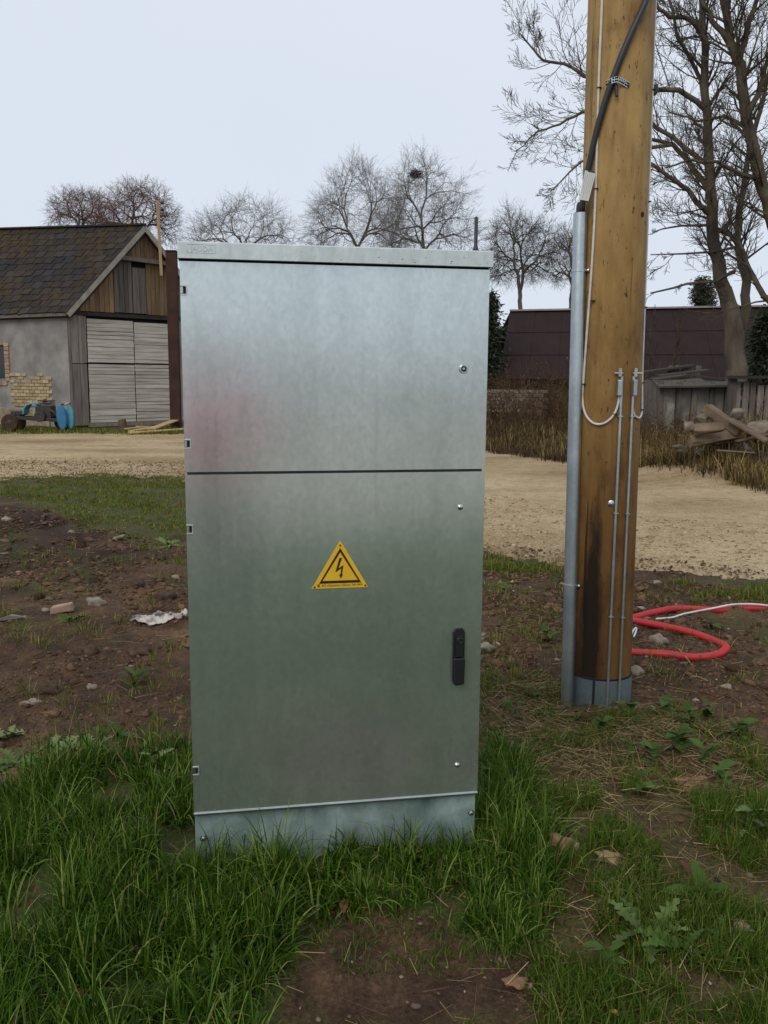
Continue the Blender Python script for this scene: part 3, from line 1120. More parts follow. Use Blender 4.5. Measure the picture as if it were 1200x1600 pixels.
def crown_tree(name, label, px, py_fork, py_top, half_w, Y, seed, twig, group=None, npts=420, trunk_r=.2, low=-.42, shell=.45, tw_len=.55, lean=0.0, rk=.0125, cen=.48):
    """bare crown: twig tips fill a rounded volume, and boughs gather them back to the fork"""
    rs = np.random.RandomState(seed)
    fork, top = AT(px, py_fork, Y), AT(px, py_top, Y)
    base = np.array([fork.x - lean, Y, gh(fork.x, Y) - .1])
    f = np.array(fork)
    W = AT(px + half_w, py_fork, Y).x - fork.x
    H = top.z - fork.z
    P = rs.randn(npts * 3, 3)
    P /= np.linalg.norm(P, axis=1, keepdims=True)
    P *= rs.uniform(shell, 1, len(P))[:, None] ** .6
    P = P[P[:, 2] > low][:npts]
    lump = 1 + .16 * np.sin(np.arctan2(P[:, 1], P[:, 0]) * 3 + seed) * (1 - np.abs(P[:, 2])) + .10 * np.sin(P[:, 0] * 5 + seed) + .05 * rs.randn(len(P))
    P = P * lump[:, None]
    P = f + P * [W, W, H * (1 - cen)] + [0, 0, H * cen]
    segs = {0: [], 1: [], 2: []}

    def put(a, b, r0, r1):
        k = 1 if r0 > .03 else 2
        m = (a + b) / 2 + rs.randn(3) * np.linalg.norm(b - a) * .055
        rm = (r0 + r1) / 2
        segs[k] += [(a, m, r0, rm), (m, b, rm, r1)]

    def gather(p, Q, r, d, depth):
        n = len(Q)
        if n == 1:
            q = Q[0]
            put(p, q, r, .005)
            dd = (q - p) / (np.linalg.norm(q - p) + 1e-6)
            for _ in range(5):
                t = rs.uniform(.25, 1)
                a = p + (q - p) * t
                v = dd + rs.randn(3) * .5 + [0, 0, .15]
                v /= np.linalg.norm(v)
                L = tw_len * rs.uniform(.4, 1.1)
                b = a + v * L
                put(a, b, .0045, .0025)
                for __ in range(2):
                    v2 = v + rs.randn(3) * .5
                    v2 /= np.linalg.norm(v2)
                    c = a + (b - a) * rs.uniform(.3, .9)
                    segs[2].append((c, c + v2 * L * .5, .0035, .002))
            return
        c = Q.mean(0)
        v = c - p
        L = np.linalg.norm(v)
        t = rs.uniform(.34, .5) if depth else rs.uniform(.1, .2)
        v = v / (L + 1e-6) * .75 + d * .25
        q = p + v * L * t
        r1 = max(rk * n ** .40, .006)
        put(p, q, r, r1)
        # split the tips in two
        k = rs.randint(n)
        a = Q[k]
        b = Q[np.argmax(((Q - a) ** 2).sum(1))]
        a = Q[np.argmax(((Q - b) ** 2).sum(1))]
        for _ in range(3):
            m = ((Q - a) ** 2).sum(1) < ((Q - b) ** 2).sum(1)
            if m.all() or not m.any():
                m = np.arange(n) < n // 2
            a, b = Q[m].mean(0), Q[~m].mean(0)
        dn = v / (np.linalg.norm(v) + 1e-6)
        for S_ in (Q[m], Q[~m]):
            gather(q, S_, max(rk * len(S_) ** .40, .006) * 1.05, dn, depth + 1)
    n = 6
    pp = [base + (f - base) * i / n + (rs.randn(3) * .05 if 0 < i < n else 0) for i in range(n + 1)]
    r0 = rk * npts ** .40
    for i in range(n):
        segs[0].append((pp[i], pp[i + 1], trunk_r * 1.25 + (r0 - trunk_r * 1.25) * i / n, trunk_r * 1.25 + (r0 - trunk_r * 1.25) * (i + 1) / n))
    gather(f, P, r0, np.array([0, 0, 1.]), 0)
    root = thing(name, label, 'tree', tuple(base), 0, group)
    for nm, L, k, m in (('trunk', segs[0] + segs[1], 6, M_BARKF), ('crown', segs[2], 3, twig)):
        me = seg_mesh(nm, np.array([x[0] for x in L]) - base, np.array([x[1] for x in L]) - base, [x[2] for x in L], [x[3] for x in L], k)
        mesh_obj(nm, me, m, root)


GT = 'bare trees standing behind the yard'
crown_tree('bare_tree', 'reddish bare tree, the smaller of two behind the barn roof', 127, 372, 296, 44, 46, 11, M_TWIGR, GT, 380, tw_len=.55, rk=.0085)
crown_tree('bare_tree', 'larger reddish bare tree rising behind the barn gable', 213, 400, 284, 68, 45, 12, M_TWIGR, GT, 620, tw_len=.6, rk=.0085)
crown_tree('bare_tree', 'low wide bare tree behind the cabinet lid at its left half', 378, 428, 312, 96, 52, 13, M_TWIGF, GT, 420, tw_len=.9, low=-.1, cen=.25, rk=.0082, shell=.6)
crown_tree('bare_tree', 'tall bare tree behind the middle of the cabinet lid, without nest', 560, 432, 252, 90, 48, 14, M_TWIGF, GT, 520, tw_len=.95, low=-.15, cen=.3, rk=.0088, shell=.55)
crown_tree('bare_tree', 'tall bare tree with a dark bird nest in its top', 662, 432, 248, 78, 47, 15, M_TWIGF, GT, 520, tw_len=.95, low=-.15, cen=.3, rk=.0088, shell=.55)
crown_tree('bare_tree', 'dense dark bare tree between the cabinet and the utility pole', 812, 470, 330, 60, 50, 16, M_TWIG, GT, 640, tw_len=.75, low=-.5, rk=.009)
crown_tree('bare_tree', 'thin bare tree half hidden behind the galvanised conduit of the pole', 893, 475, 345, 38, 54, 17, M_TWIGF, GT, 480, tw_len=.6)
# nest
_n = AT(649, 272, 46.6)
R = random.Random(5)
P0, P1 = [], []
for k in range(260):
    c = _n + Vector((R.gauss(0, .12), R.gauss(0, .12), R.gauss(0, .09)))
    d = Vector((R.gauss(0, 1), R.gauss(0, 1), R.gauss(0, .4))).normalized() * R.uniform(.08, .2)
    P0.append(tuple(c - d - _n)); P1.append(tuple(c + d - _n))
o = mesh_obj('bird_nest', seg_mesh('bird_nest', P0, P1, [.013] * 260, [.010] * 260), simple('nest_sticks', (.03, .024, .02), None, 5, .9, bmp=0))
o.location = _n
tag(o, 'dark round bird nest of sticks high in the tall bare tree', 'nest')


def big_tree():
    Y = 16.5
    T = Tree(41)
    R = T.r

    def path(pts, y0=Y, y1=None, sub=3):
        y1 = y0 if y1 is None else y1
        P = [AT(px, py, y0 + (y1 - y0) * i / (len(pts) - 1)) for i, (px, py) in enumerate(pts)]
        out = []
        for i in range(len(P) - 1):
            a, b = P[i], P[i + 1]
            for k in range(sub):
                out.append(a.lerp(b, k / sub) + Vector((R.gauss(0, .012), R.gauss(0, .012), R.gauss(0, .012))))
        return out + [P[-1]]

    def limb(pts, w0, w1, y0=Y, y1=None, tw=1.0, lv=0, start=.12, tl=1.1):
        P = path(pts, y0, y1)
        w0, w1 = (w0, w1) if w0 > 15 else (w0 * .78, w1 * .78)
        T.limb(P, w0 / FPX * Y / 2, w1 / FPX * Y / 2, lv, 1.7 if w0 > 28 else 1.0)
        L = sum((P[i + 1] - P[i]).length for i in range(len(P) - 1))
        n = int(L * 6.5 * tw)
        for c in range(n):
            t = start + (1 - start) * (c + R.random()) / n
            i = min(int(t * (len(P) - 1)), len(P) - 2)
            d = (P[i + 1] - P[i]).normalized()
            ax = d.cross(Vector((R.gauss(0, 1), R.gauss(0, 1), R.gauss(0, 1)))).normalized()
            dd = Quaternion(ax, R.uniform(.5, 1.1)) @ d
            ll = tl * R.uniform(.4, 1.3) * (1.15 - .5 * t)
            T.grow(P[i].lerp(P[i + 1], R.random()), dd, ll, min(max(.007, (w0 + (w1 - w0) * t) / FPX * Y / 2 * .36), .028), 2, 4, (5, 7), .52, (.4, .85), .115, .06, 5, .0032, .2)
    # the stem with pale bark
    limb([(1150, 596), (1148, 540), (1143, 490), (1127, 440), (1113, 350), (1107, 257), (1103, 147), (1099, 37), (1092, -90), (1085, -260)], 34, 8, tw=.9, start=.35)
    limb([(1150, 560), (1163, 500), (1166, 440), (1157, 400), (1152, 374), (1160, 300), (1172, 230), (1200, 120), (1230, 0)], 17, 5, Y + .3, Y + 1, tw=.9, start=.3)
    # limbs to the left
    limb([(1110, 335), (1097, 323), (1075, 297), (1046, 275), (1020, 257), (985, 230), (950, 235)], 12, 4, Y, Y - .6)
    limb([(1110, 300), (1083, 264), (1053, 227), (1020, 218), (980, 205), (940, 170)], 12, 4, Y, Y + .7)
    limb([(1103, 170), (1060, 140), (1000, 140), (914, 119), (881, 97), (848, 95), (830, 73), (812, 52)], 11, 2.0, Y, Y - .3, tl=.95)
    limb([(1107, 257), (1050, 215), (985, 170), (910, 176), (874, 194), (841, 205), (806, 236)], 10, 1.8, Y, Y + .3, tl=.9)
    limb([(1050, 227), (1000, 230), (950, 225), (908, 253), (881, 279), (860, 300)], 8, 1.8, Y, Y + .5, tl=.8)
    limb([(1152, 374), (1108, 352), (1064, 352), (1020, 363)], 8, 2, Y + .1, Y - .4, tw=.8, tl=.7)
    limb([(1149, 388), (1090, 396), (1017, 398)], 6, 2, Y, Y - .4, tw=.6, tl=.6)
    limb([(1149, 422), (1119, 440), (1072, 445), (1017, 458)], 8, 3, Y, Y - .5, tw=.5, tl=.6)
    limb([(1099, 60), (1080, 30), (1046, 26), (1024, 5), (1000, -30)], 10, 5, Y, Y - .4)
    limb([(1104, 160), (1090, 110), (1060, 60), (1045, 0), (1040, -60)], 9, 4, Y, Y + .5)
    base = AT(1150, 596, Y)
    base.z = gh(base.x, Y)
    T.build('bare_tree', 'tall bare tree with pale rough trunk right of the utility pole', tuple(base), M_BARK, M_BARK2, GT)
    # second tree whose stem leans in from the right edge
    T = Tree(43)
    R = T.r
    Y2 = 15.8

    def limb2(pts, w0, w1, tw=1.0, start=.12, tl=1.1, y1=None):
        P = path(pts, Y2, y1)
        w0, w1 = (w0, w1) if w0 > 20 else (w0 * .8, w1 * .8)
        T.limb(P, w0 / FPX * Y2 / 2, w1 / FPX * Y2 / 2)
        L = sum((P[i + 1] - P[i]).length for i in range(len(P) - 1))
        n = int(L * 6 * tw)
        for c in range(n):
            t = start + (1 - start) * (c + R.random()) / n
            i = min(int(t * (len(P) - 1)), len(P) - 2)
            d = (P[i + 1] - P[i]).normalized()
            ax = d.cross(Vector((R.gauss(0, 1), R.gauss(0, 1), R.gauss(0, 1)))).normalized()
            dd = Quaternion(ax, R.uniform(.5, 1.1)) @ d
            T.grow(P[i].lerp(P[i + 1], R.random()), dd, tl * R.uniform(.45, 1.1), min(max(.007, (w0 + (w1 - w0) * t) / FPX * Y2 / 2 * .34), .028), 2, 4, (5, 7), .52, (.4, .85), .115, .06, 5, .0032, .2)
    limb2([(1262, 640), (1250, 520), (1226, 400), (1204, 330), (1189, 279), (1167, 191), (1156, 103), (1141, 66), (1130, 0), (1118, -120)], 26, 9, .9, .3)
    limb2([(1165, 185), (1183, 150), (1198, 108), (1220, 30), (1240, -60)], 12, 6)
    limb2([(1156, 95), (1165, 50), (1182, 0), (1195, -80)], 13, 6)
    limb2([(1240, 490), (1210, 480), (1192, 462), (1178, 433), (1160, 392), (1150, 350)], 15, 6, .8)
    limb2([(1190, 279), (1160, 275), (1120, 252), (1080, 250), (1040, 262)], 9, 3, 1, y1=Y2 - .6)
    limb2([(1141, 66), (1120, 40), (1100, 10), (1085, -30)], 12, 6)
    limb2([(1170, 200), (1130, 180), (1090, 190), (1045, 175)], 8, 3, 1, y1=Y2 + .7)
    base = AT(1262, 640, Y2)
    base.z = gh(base.x, Y2)
    T.build('bare_tree', 'dark mossy bare tree leaning in from the right edge of the photo', tuple(base), M_BARK2, M_BARK2, GT)


big_tree()


def conifer(px, py_top, w, Y, seed, label, n=9000, py_bot=600):
    R = np.random.RandomState(seed)
    top = AT(px, py_top, Y)
    base = Vector((top.x, Y, gh(top.x, Y)))
    H = top.z - base.z
    rad = AT(px + w, py_top, Y).x - top.x
    root = thing('conifer', label, 'tree', base, 0, 'dark evergreens')
    t = MB()
    t.tube([(0, 0, -.1), (0.03, 0, H * .5), (0, 0.02, H * .96)], [.16, .1, .02], 7)
    t.build('trunk', M_BARK2, root, smooth=True)
    # boughs with needle sprays
    P, D, Lg = [], [], []
    nb = 150
    for k in range(nb):
        z = H * (0.06 + .9 * (k + R.rand()) / nb)
        a = R.rand() * 2 * PI
        ln = rad * (1 - z / H) ** .7 * R.uniform(.65, 1.12) + .12
        m = n // nb
        tt = R.rand(m) ** .7
        px_ = np.cos(a) * ln * tt
        py_ = np.sin(a) * ln * tt
        pz = z + ln * (.18 * tt - .42 * tt ** 2)
        sp = .10 + .22 * tt[:, None] * ln * .3
        pos = np.stack([px_, py_, pz], -1) + R.randn(m, 3) * sp
        P.append(pos)
        dd = np.stack([np.cos(a) + R.randn(m) * .6, np.sin(a) + R.randn(m) * .6, -.3 + R.randn(m) * .4], -1)
        D.append(dd)
    P, D = np.concatenate(P), np.concatenate(D)
    D /= np.linalg.norm(D, axis=1, keepdims=True)
    s = R.uniform(.05, .13, len(P))[:, None]
    side = np.cross(D, R.randn(len(P), 3))
    side /= np.linalg.norm(side, axis=1, keepdims=True) + 1e-9
    V = np.stack([P - side * s * .22, P + side * s * .22, P + D * s + side * s * .1, P + D * s * 1.15 - side * s * .1], 1).reshape(-1, 3)
    F = np.arange(len(P) * 4).reshape(-1, 4)
    tint = np.repeat(R.rand(len(P)), 4)
    mesh_obj('crown', fast_mesh('crown', V, F, tint), leafy('needles', (.010, .016, .009), (.022, .034, .016), (.045, .052, .022), .6, .15), root)


conifer(762, 452, 32, 30, 71, 'dark evergreen showing just right of the cabinet edge', 16000)
conifer(738, 470, 34, 31, 72, 'dark evergreen mostly hidden behind the cabinet', 4000)
conifer(1100, 428, 40, 40, 73, 'dark evergreen behind the pale trunk of the tall bare tree', 18000)
conifer(1206, 480, 44, 26, 74, 'dark evergreen at the right edge behind the board fence', 18000)


# ================================================================== brambles, dry grass, verges
def scatter_poly(poly, n, rs):
    p = np.array(poly)
    lo, hi = p.min(0), p.max(0)
    out = np.zeros((0, 2))
    while len(out) < n:
        q = lo + rs.rand(n * 3, 2) * (hi - lo)
        q = q[inside(poly, q[:, 0], q[:, 1])]
        out = np.concatenate([out, q])
        if len(q) == 0:
            break
    return out[:n]


def blades(name, pts, H, W, rs, mat, lean=.55, dirs=None, nseg=4, z=None, tint=None, droop=1.0):
    n = len(pts)
    z = ground_h(pts[:, 0], pts[:, 1]) - .008 if z is None else z
    a = rs.rand(n) * 2 * PI if dirs is None else dirs
    ln = np.abs(rs.randn(n)) * lean + .08
    dx, dy = np.cos(a), np.sin(a)
    fa = a + PI / 2 + rs.randn(n) * .5
    sx, sy = np.cos(fa), np.sin(fa)
    V = np.zeros((n, (nseg + 1) * 2, 3), np.float32)
    th0 = ln * .35
    x = np.zeros(n); y = np.zeros(n); zz = np.zeros(n)
    for k in range(nseg + 1):
        t = k / nseg
        w = W * (1 - t ** 1.7) * .5 + .0003
        for j, sg in ((0, -1), (1, 1)):
            V[:, k * 2 + j, 0] = pts[:, 0] + x + sx * w * sg
            V[:, k * 2 + j, 1] = pts[:, 1] + y + sy * w * sg
            V[:, k * 2 + j, 2] = z + zz
        th = np.clip(th0 + ln * droop * 1.7 * t ** 1.2, 0, 2.3)
        st = H / nseg
        x = x + np.sin(th) * dx * st
        y = y + np.sin(th) * dy * st
        zz = zz + np.cos(th) * st
    zz_min = (V[:, :, 2] < (z[:, None] - .01))
    V[:, :, 2] = np.where(zz_min, z[:, None] - .005, V[:, :, 2])
    F = np.zeros((n, nseg, 4), np.int64)
    for k in range(nseg):
        F[:, k] = [k * 2, k * 2 + 1, k * 2 + 3, k * 2 + 2]
    F += (np.arange(n) * (nseg + 1) * 2)[:, None, None]
    tint = rs.rand(n) if tint is None else tint
    me = fast_mesh(name, V.reshape(-1, 3), F.reshape(-1, 4), np.repeat(tint, (nseg + 1) * 2), True)
    return mesh_obj(name, me, mat)


def clumped(poly, ncl, per, rad, rs, mask=None):
    c = scatter_poly(poly, ncl, rs)
    if mask is not None:
        c = c[mask(c)]
    k = np.repeat(np.arange(len(c)), per)
    sz = rs.uniform(.5, 1.3, len(c))
    o = rs.randn(len(k), 2) * rad * sz[k][:, None]
    return c[k] + o, np.arctan2(o[:, 1], o[:, 0]) + rs.randn(len(k)) * .6, sz[k], k


M_GRASS = leafy('lush_grass', (0.012, 0.034, 0.002), (0.056, 0.128, 0.007), (0.24, 0.30, 0.07), .55, .3, .12)
M_GRASS2 = leafy('thin_grass', (0.035, 0.070, 0.006), (0.088, 0.148, 0.014), (0.30, 0.25, 0.08), .55, .3, .15)
M_DRY = leafy('dry_grass', (0.06, 0.045, 0.018), (0.21, 0.145, 0.05), (0.45, 0.34, 0.15), .8, .2, .1)
M_STRAW = leafy('straw', (0.09, 0.055, 0.026), (0.24, 0.165, 0.075), (0.48, 0.37, 0.19), .7, .15, .2)
M_WEED = leafy('weed_leaves', (0.03, 0.05, 0.02), (0.06, 0.095, 0.04), (0.12, 0.15, 0.085), .6, .2, .12)


def not_on(pts, cond):
    return pts[cond(pts)]


CAB_X, CAB_Y, CAB_YAW, CAB_W, CAB_D = -0.572, 2.56, 0.1777, 0.891, 0.32
ce, se = math.cos(CAB_YAW), math.sin(CAB_YAW)


def in_cab(p, m=0.0):
    dx, dy = p[:, 0] - CAB_X, p[:, 1] - CAB_Y
    a, b = dx * ce + dy * se, -dx * se + dy * ce
    return (a > -m) & (a < CAB_W + m) & (b > -m) & (b < CAB_D + m)


CLEAR = [(G(876, 1322), .06), (G(951, 1349), .06), (G(1158, 1458), .04), (G(805, 1528), .04), (G(1082, 1224), .05)]


def clear(p):
    ok = np.ones(len(p), bool)
    for c, r_ in CLEAR:
        # the trodden side of each stone stays open
        ok &= ((p[:, 0] - c.x) ** 2 + (p[:, 1] - c.y + .02) ** 2) > r_ * r_
    return ok


def build_grass():
    rs = np.random.RandomState(3)
    # tall lush grass round the cabinet foot
    p, d, sz, k = clumped(Z_LUSH, 1750, 26, .028, rs)
    pat = fbm(p[:, 0] * 5, p[:, 1] * 5, 3, 47)
    keep = ~in_cab(p, .012) & clear(p) & (pat > .36)
    p, d, sz, k = p[keep], d[keep], sz[keep], k[keep]
    tall = .15 + 1.6 * fbm(p[:, 0] * 3.4, p[:, 1] * 3.4, 3, 44)
    Hh = .108 * sz * tall * rs.uniform(.4, 1.55, len(p))
    fy = -(p[:, 0] - CAB_X) * se + (p[:, 1] - CAB_Y) * ce
    fx = (p[:, 0] - CAB_X) * ce + (p[:, 1] - CAB_Y) * se
    Hh = np.where((fy < 0) & (fy > -.30) & (fx > -.05) & (fx < CAB_W + .05), Hh * .85, Hh)
    ct = rs.rand(k.max() + 1)
    tint = np.clip(.35 * ct[k] + .75 * rs.rand(len(p)) ** 1.5 - .02, 0, 1)
    fr = rs.rand(len(p)) < .02
    tint[fr] = 1
    dead = rs.rand(len(p)) < .035
    od = blades('dead_blades', p[dead], Hh[dead] * .9, rs.uniform(.0025, .005, dead.sum()), rs, M_STRAW, 1.3, d[dead], 4)
    tag(od, 'withered straw coloured blades mixed into the tall grass', 'grass', kind='stuff')
    o = blades('lush_grass', p, Hh, rs.uniform(.003, .0068, len(p)), rs, M_GRASS, .85, d, 6, tint=tint)
    tag(o, 'dense tall dark green grass round the cabinet foot', 'grass', kind='stuff')
    # shorter thin turf at the right and the front
    sets = []
    for poly, ncl, per, hh, seed in ((Z_RIGHT, 2300, 15, .058, 5), (Z_FRONT, 330, 12, .04, 6), (Z_STRAW, 800, 8, .06, 7), (Z_BARE, 260, 7, .03, 8)):
        q, dd, s2, kk = clumped(poly, ncl, per, .022, np.random.RandomState(seed))
        nz = fbm(q[:, 0] * 4, q[:, 1] * 4, 3, 55)
        kp = (nz > .43) & ~in_cab(q, .02) & clear(q)
        sets.append((q[kp], dd[kp], hh * s2[kp] * (.4 + 1.2 * nz[kp])))
    q = np.concatenate([s[0] for s in sets]); dd = np.concatenate([s[1] for s in sets]); hh = np.concatenate([s[2] for s in sets])
    o = blades('thin_grass', q, hh * rs.uniform(.5, 1.4, len(q)), rs.uniform(.002, .0042, len(q)), rs, M_GRASS2, .75, dd, 4, tint=np.clip(rs.beta(1.6, 2.6, len(q)), 0, 1))
    tag(o, 'short patchy grass on the trodden soil at the right front', 'grass', kind='stuff')
    # verge patches
    sets = []
    for poly, ncl, per, hh in ((Z_VERGE, 8500, 7, .034), (Z_EDGE, 600, 10, .045), (Z_EDGE2, 900, 10, .05)):
        q, dd, s2, kk = clumped(poly, ncl, per, .05, rs)
        nz = fbm(q[:, 0] * 1.6, q[:, 1] * 2.6, 4, 56) + rs.randn(len(q)) * .09
        kp = nz > .49
        sets.append((q[kp], dd[kp], hh * s2[kp]))
    for poly, n_t in ((gpoly([(-200, 880), (290, 850), (300, 1180), (-200, 1200)]), 130), (gpoly([(755, 895), (890, 900), (890, 1060), (750, 1060)]), 60), (gpoly([(990, 900), (1300, 930), (1300, 1160), (990, 1090)]), 70)):
        for c in scatter_poly(poly, n_t, rs):
            n_ = int(rs.randint(6, 34))
            oo = rs.randn(n_, 2) * rs.uniform(.02, .06)
            sets.append((c[None] + oo, np.arctan2(oo[:, 1], oo[:, 0]), rs.uniform(.018, .06, n_)))
    # scattered tufts on the soil
    for px, py, n_ in ((125, 965, 40), (95, 990, 40), (20, 990, 50), (215, 1065, 40), (240, 1075, 30), (100, 1100, 35), (262, 850, 30), (840, 1000, 50), (790, 1040, 60), (860, 990, 30),
                       (1060, 985, 40), (880, 1015, 30), (780, 930, 20), (1120, 1000, 40), (820, 945, 20), (215, 1160, 60), (150, 1150, 60), (60, 1010, 60), (130, 980, 60), (10, 960, 60), (45, 1085, 40), (165, 1100, 40), (280, 880, 40), (230, 860, 50), (270, 1010, 30), (820, 985, 60), (780, 1000, 60), (870, 960, 40), (800, 1060, 60), (1040, 1060, 40), (1160, 1060, 40), (1090, 940, 60), (1030, 935, 50), (1180, 1190, 120), (1190, 1170, 80),
                       (1060, 1120, 60), (1140, 1165, 60), (30, 1000, 40), (250, 1140, 40)):
        c = G(px, py)
        oo = rs.randn(n_, 2) * .045
        sets.append((np.array([[c.x, c.y]]) + oo, np.arctan2(oo[:, 1], oo[:, 0]), rs.uniform(.03, .085, n_)))
    q = np.concatenate([s[0] for s in sets]); dd = np.concatenate([s[1] for s in sets]); hh = np.concatenate([s[2] for s in sets])
    o = blades('verge_grass', q, hh * rs.uniform(.5, 1.4, len(q)), rs.uniform(.004, .009, len(q)) * np.clip(q[:, 1] / 7, .6, 1.3), rs,
               leafy('verge_green', (0.042, 0.075, 0.008), (0.105, 0.145, 0.018), (0.30, 0.25, 0.07), .6, .3, .12), .7, dd, 3)
    tag(o, 'short green grass in tufts and strips along the gravel road', 'grass', kind='stuff')
    # far bank of dry yellow grass beyond the road
    B1 = gpoly([(735, 702), (800, 706), (905, 724), (1000, 740), (1000, 722), (905, 704), (800, 690), (735, 688)])
    B2 = gpoly([(990, 738), (1100, 752), (1200, 770), (1330, 800), (1330, 760), (1200, 740), (1100, 722), (1000, 712)])
    sets = []
    for poly, ncl, per, hh in ((B1, 170, 17, .27), (B2, 420, 20, .34)):
        q, dd, s2, kk = clumped(poly, ncl, per, .10, rs)
        sets.append((q, dd, hh * s2))
    q = np.concatenate([s[0] for s in sets]); dd = np.concatenate([s[1] for s in sets]); hh = np.concatenate([s[2] for s in sets])
    o = blades('dry_grass', q, hh * rs.uniform(.5, 1.3, len(q)), rs.uniform(.006, .016, len(q)), rs, M_DRY, .95, dd, 5, tint=np.clip(rs.beta(1.1, 1.3, len(q)), 0, 1))
    tag(o, 'tall yellow dry grass on the far bank of the road', 'grass', kind='stuff')
    # withered brown weeds between road and brambles
    W1 = gpoly([(735, 708), (800, 711), (905, 728), (905, 690), (800, 680), (735, 680)])
    W2 = gpoly([(985, 736), (1100, 754), (1200, 774), (1330, 800), (1330, 715), (1200, 700), (1100, 695), (985, 695)])
    sets = []
    for poly, ncl, hh in ((W1, 420, .22), (W2, 800, .24)):
        q, dd, s2, kk = clumped(poly, ncl, 16, .12, rs)
        sets.append((q, dd, hh * s2))
    q = np.concatenate([s_[0] for s_ in sets]); dd = np.concatenate([s_[1] for s_ in sets]); hh = np.concatenate([s_[2] for s_ in sets])
    o = blades('dead_weeds', q, hh * rs.uniform(.4, 1.4, len(q)), rs.uniform(.008, .022, len(q)), rs, leafy('dead_weed', (.028, .018, .012), (.065, .042, .025), (.15, .105, .055), .9, .1, .08), 1.1, dd, 3)
    tag(o, 'matted brown dead weeds on the far bank of the road', 'weeds', kind='stuff')
    # tufts at the barn foot
    B3 = gpoly([(-60, 680), (110, 678), (200, 681), (280, 681), (280, 672), (120, 671), (-60, 668)])
    q, dd, s2, kk = clumped(B3, 420, 12, .08, rs)
    o = blades('verge_grass', q, .12 * s2 * rs.uniform(.4, 1.3, len(q)), rs.uniform(.012, .02, len(q)), rs, MATS['verge_green'], .6, dd, 3)
    tag(o, 'low green weeds and grass along the foot of the barn', 'grass', kind='stuff')
    # straw: dead stalks lying on the ground
    P0, P1, T_ = [], [], []
    for poly, n_, ln in ((Z_STRAW, 2800, .075), (Z_RIGHT, 1400, .055), (Z_LUSH, 200, .1), (Z_BARE, 26, .035), (Z_FRONT, 50, .05)):
        q = scatter_poly(poly, n_, rs)
        q = q[~in_cab(q, .03)]
        a = rs.rand(len(q)) * 2 * PI
        L = np.abs(rs.randn(len(q))) * ln + .03
        q2 = q + np.stack([np.cos(a), np.sin(a)], -1) * L[:, None]
        ok = ~in_cab(q2, .03)
        q, q2 = q[ok], q2[ok]
        z0, z1 = ground_h(q[:, 0], q[:, 1]) + rs.rand(len(q)) * .03, ground_h(q2[:, 0], q2[:, 1]) + rs.rand(len(q)) * .045
        P0.append(np.column_stack([q, z0])); P1.append(np.column_stack([q2, z1]))
    DIRT_R = gpoly([(755, 890), (890, 900), (890, 1060), (750, 1060)])
    DIRT_R2 = gpoly([(990, 900), (1300, 930), (1300, 1160), (990, 1090)])
    DIRT_L = gpoly([(-200, 790), (290, 850), (300, 1180), (-200, 1200)])
    for poly, n_ in ((DIRT_R, 330), (DIRT_R2, 420), (DIRT_L, 600)):
        q = scatter_poly(poly, n_, rs)
        a = rs.rand(len(q)) * 2 * PI
        q2 = q + np.stack([np.cos(a), np.sin(a)], -1) * (np.abs(rs.randn(len(q))) * .07 + .02)[:, None]
        P0.append(np.column_stack([q, ground_h(q[:, 0], q[:, 1]) + .006])); P1.append(np.column_stack([q2, ground_h(q2[:, 0], q2[:, 1]) + .012]))
    P0, P1 = np.concatenate(P0), np.concatenate(P1)
    me = seg_mesh('straw', P0, P1, rs.uniform(.0006, .0018, len(P0)), rs.uniform(.0004, .0011, len(P0)), 3, rs.rand(len(P0)))
    tag(mesh_obj('straw', me, M_STRAW), 'dead pale stalks strewn over the soil round the pole', 'straw', kind='stuff')
    return DIRT_R, DIRT_R2, DIRT_L


DIRT_R, DIRT_R2, DIRT_L = build_grass()


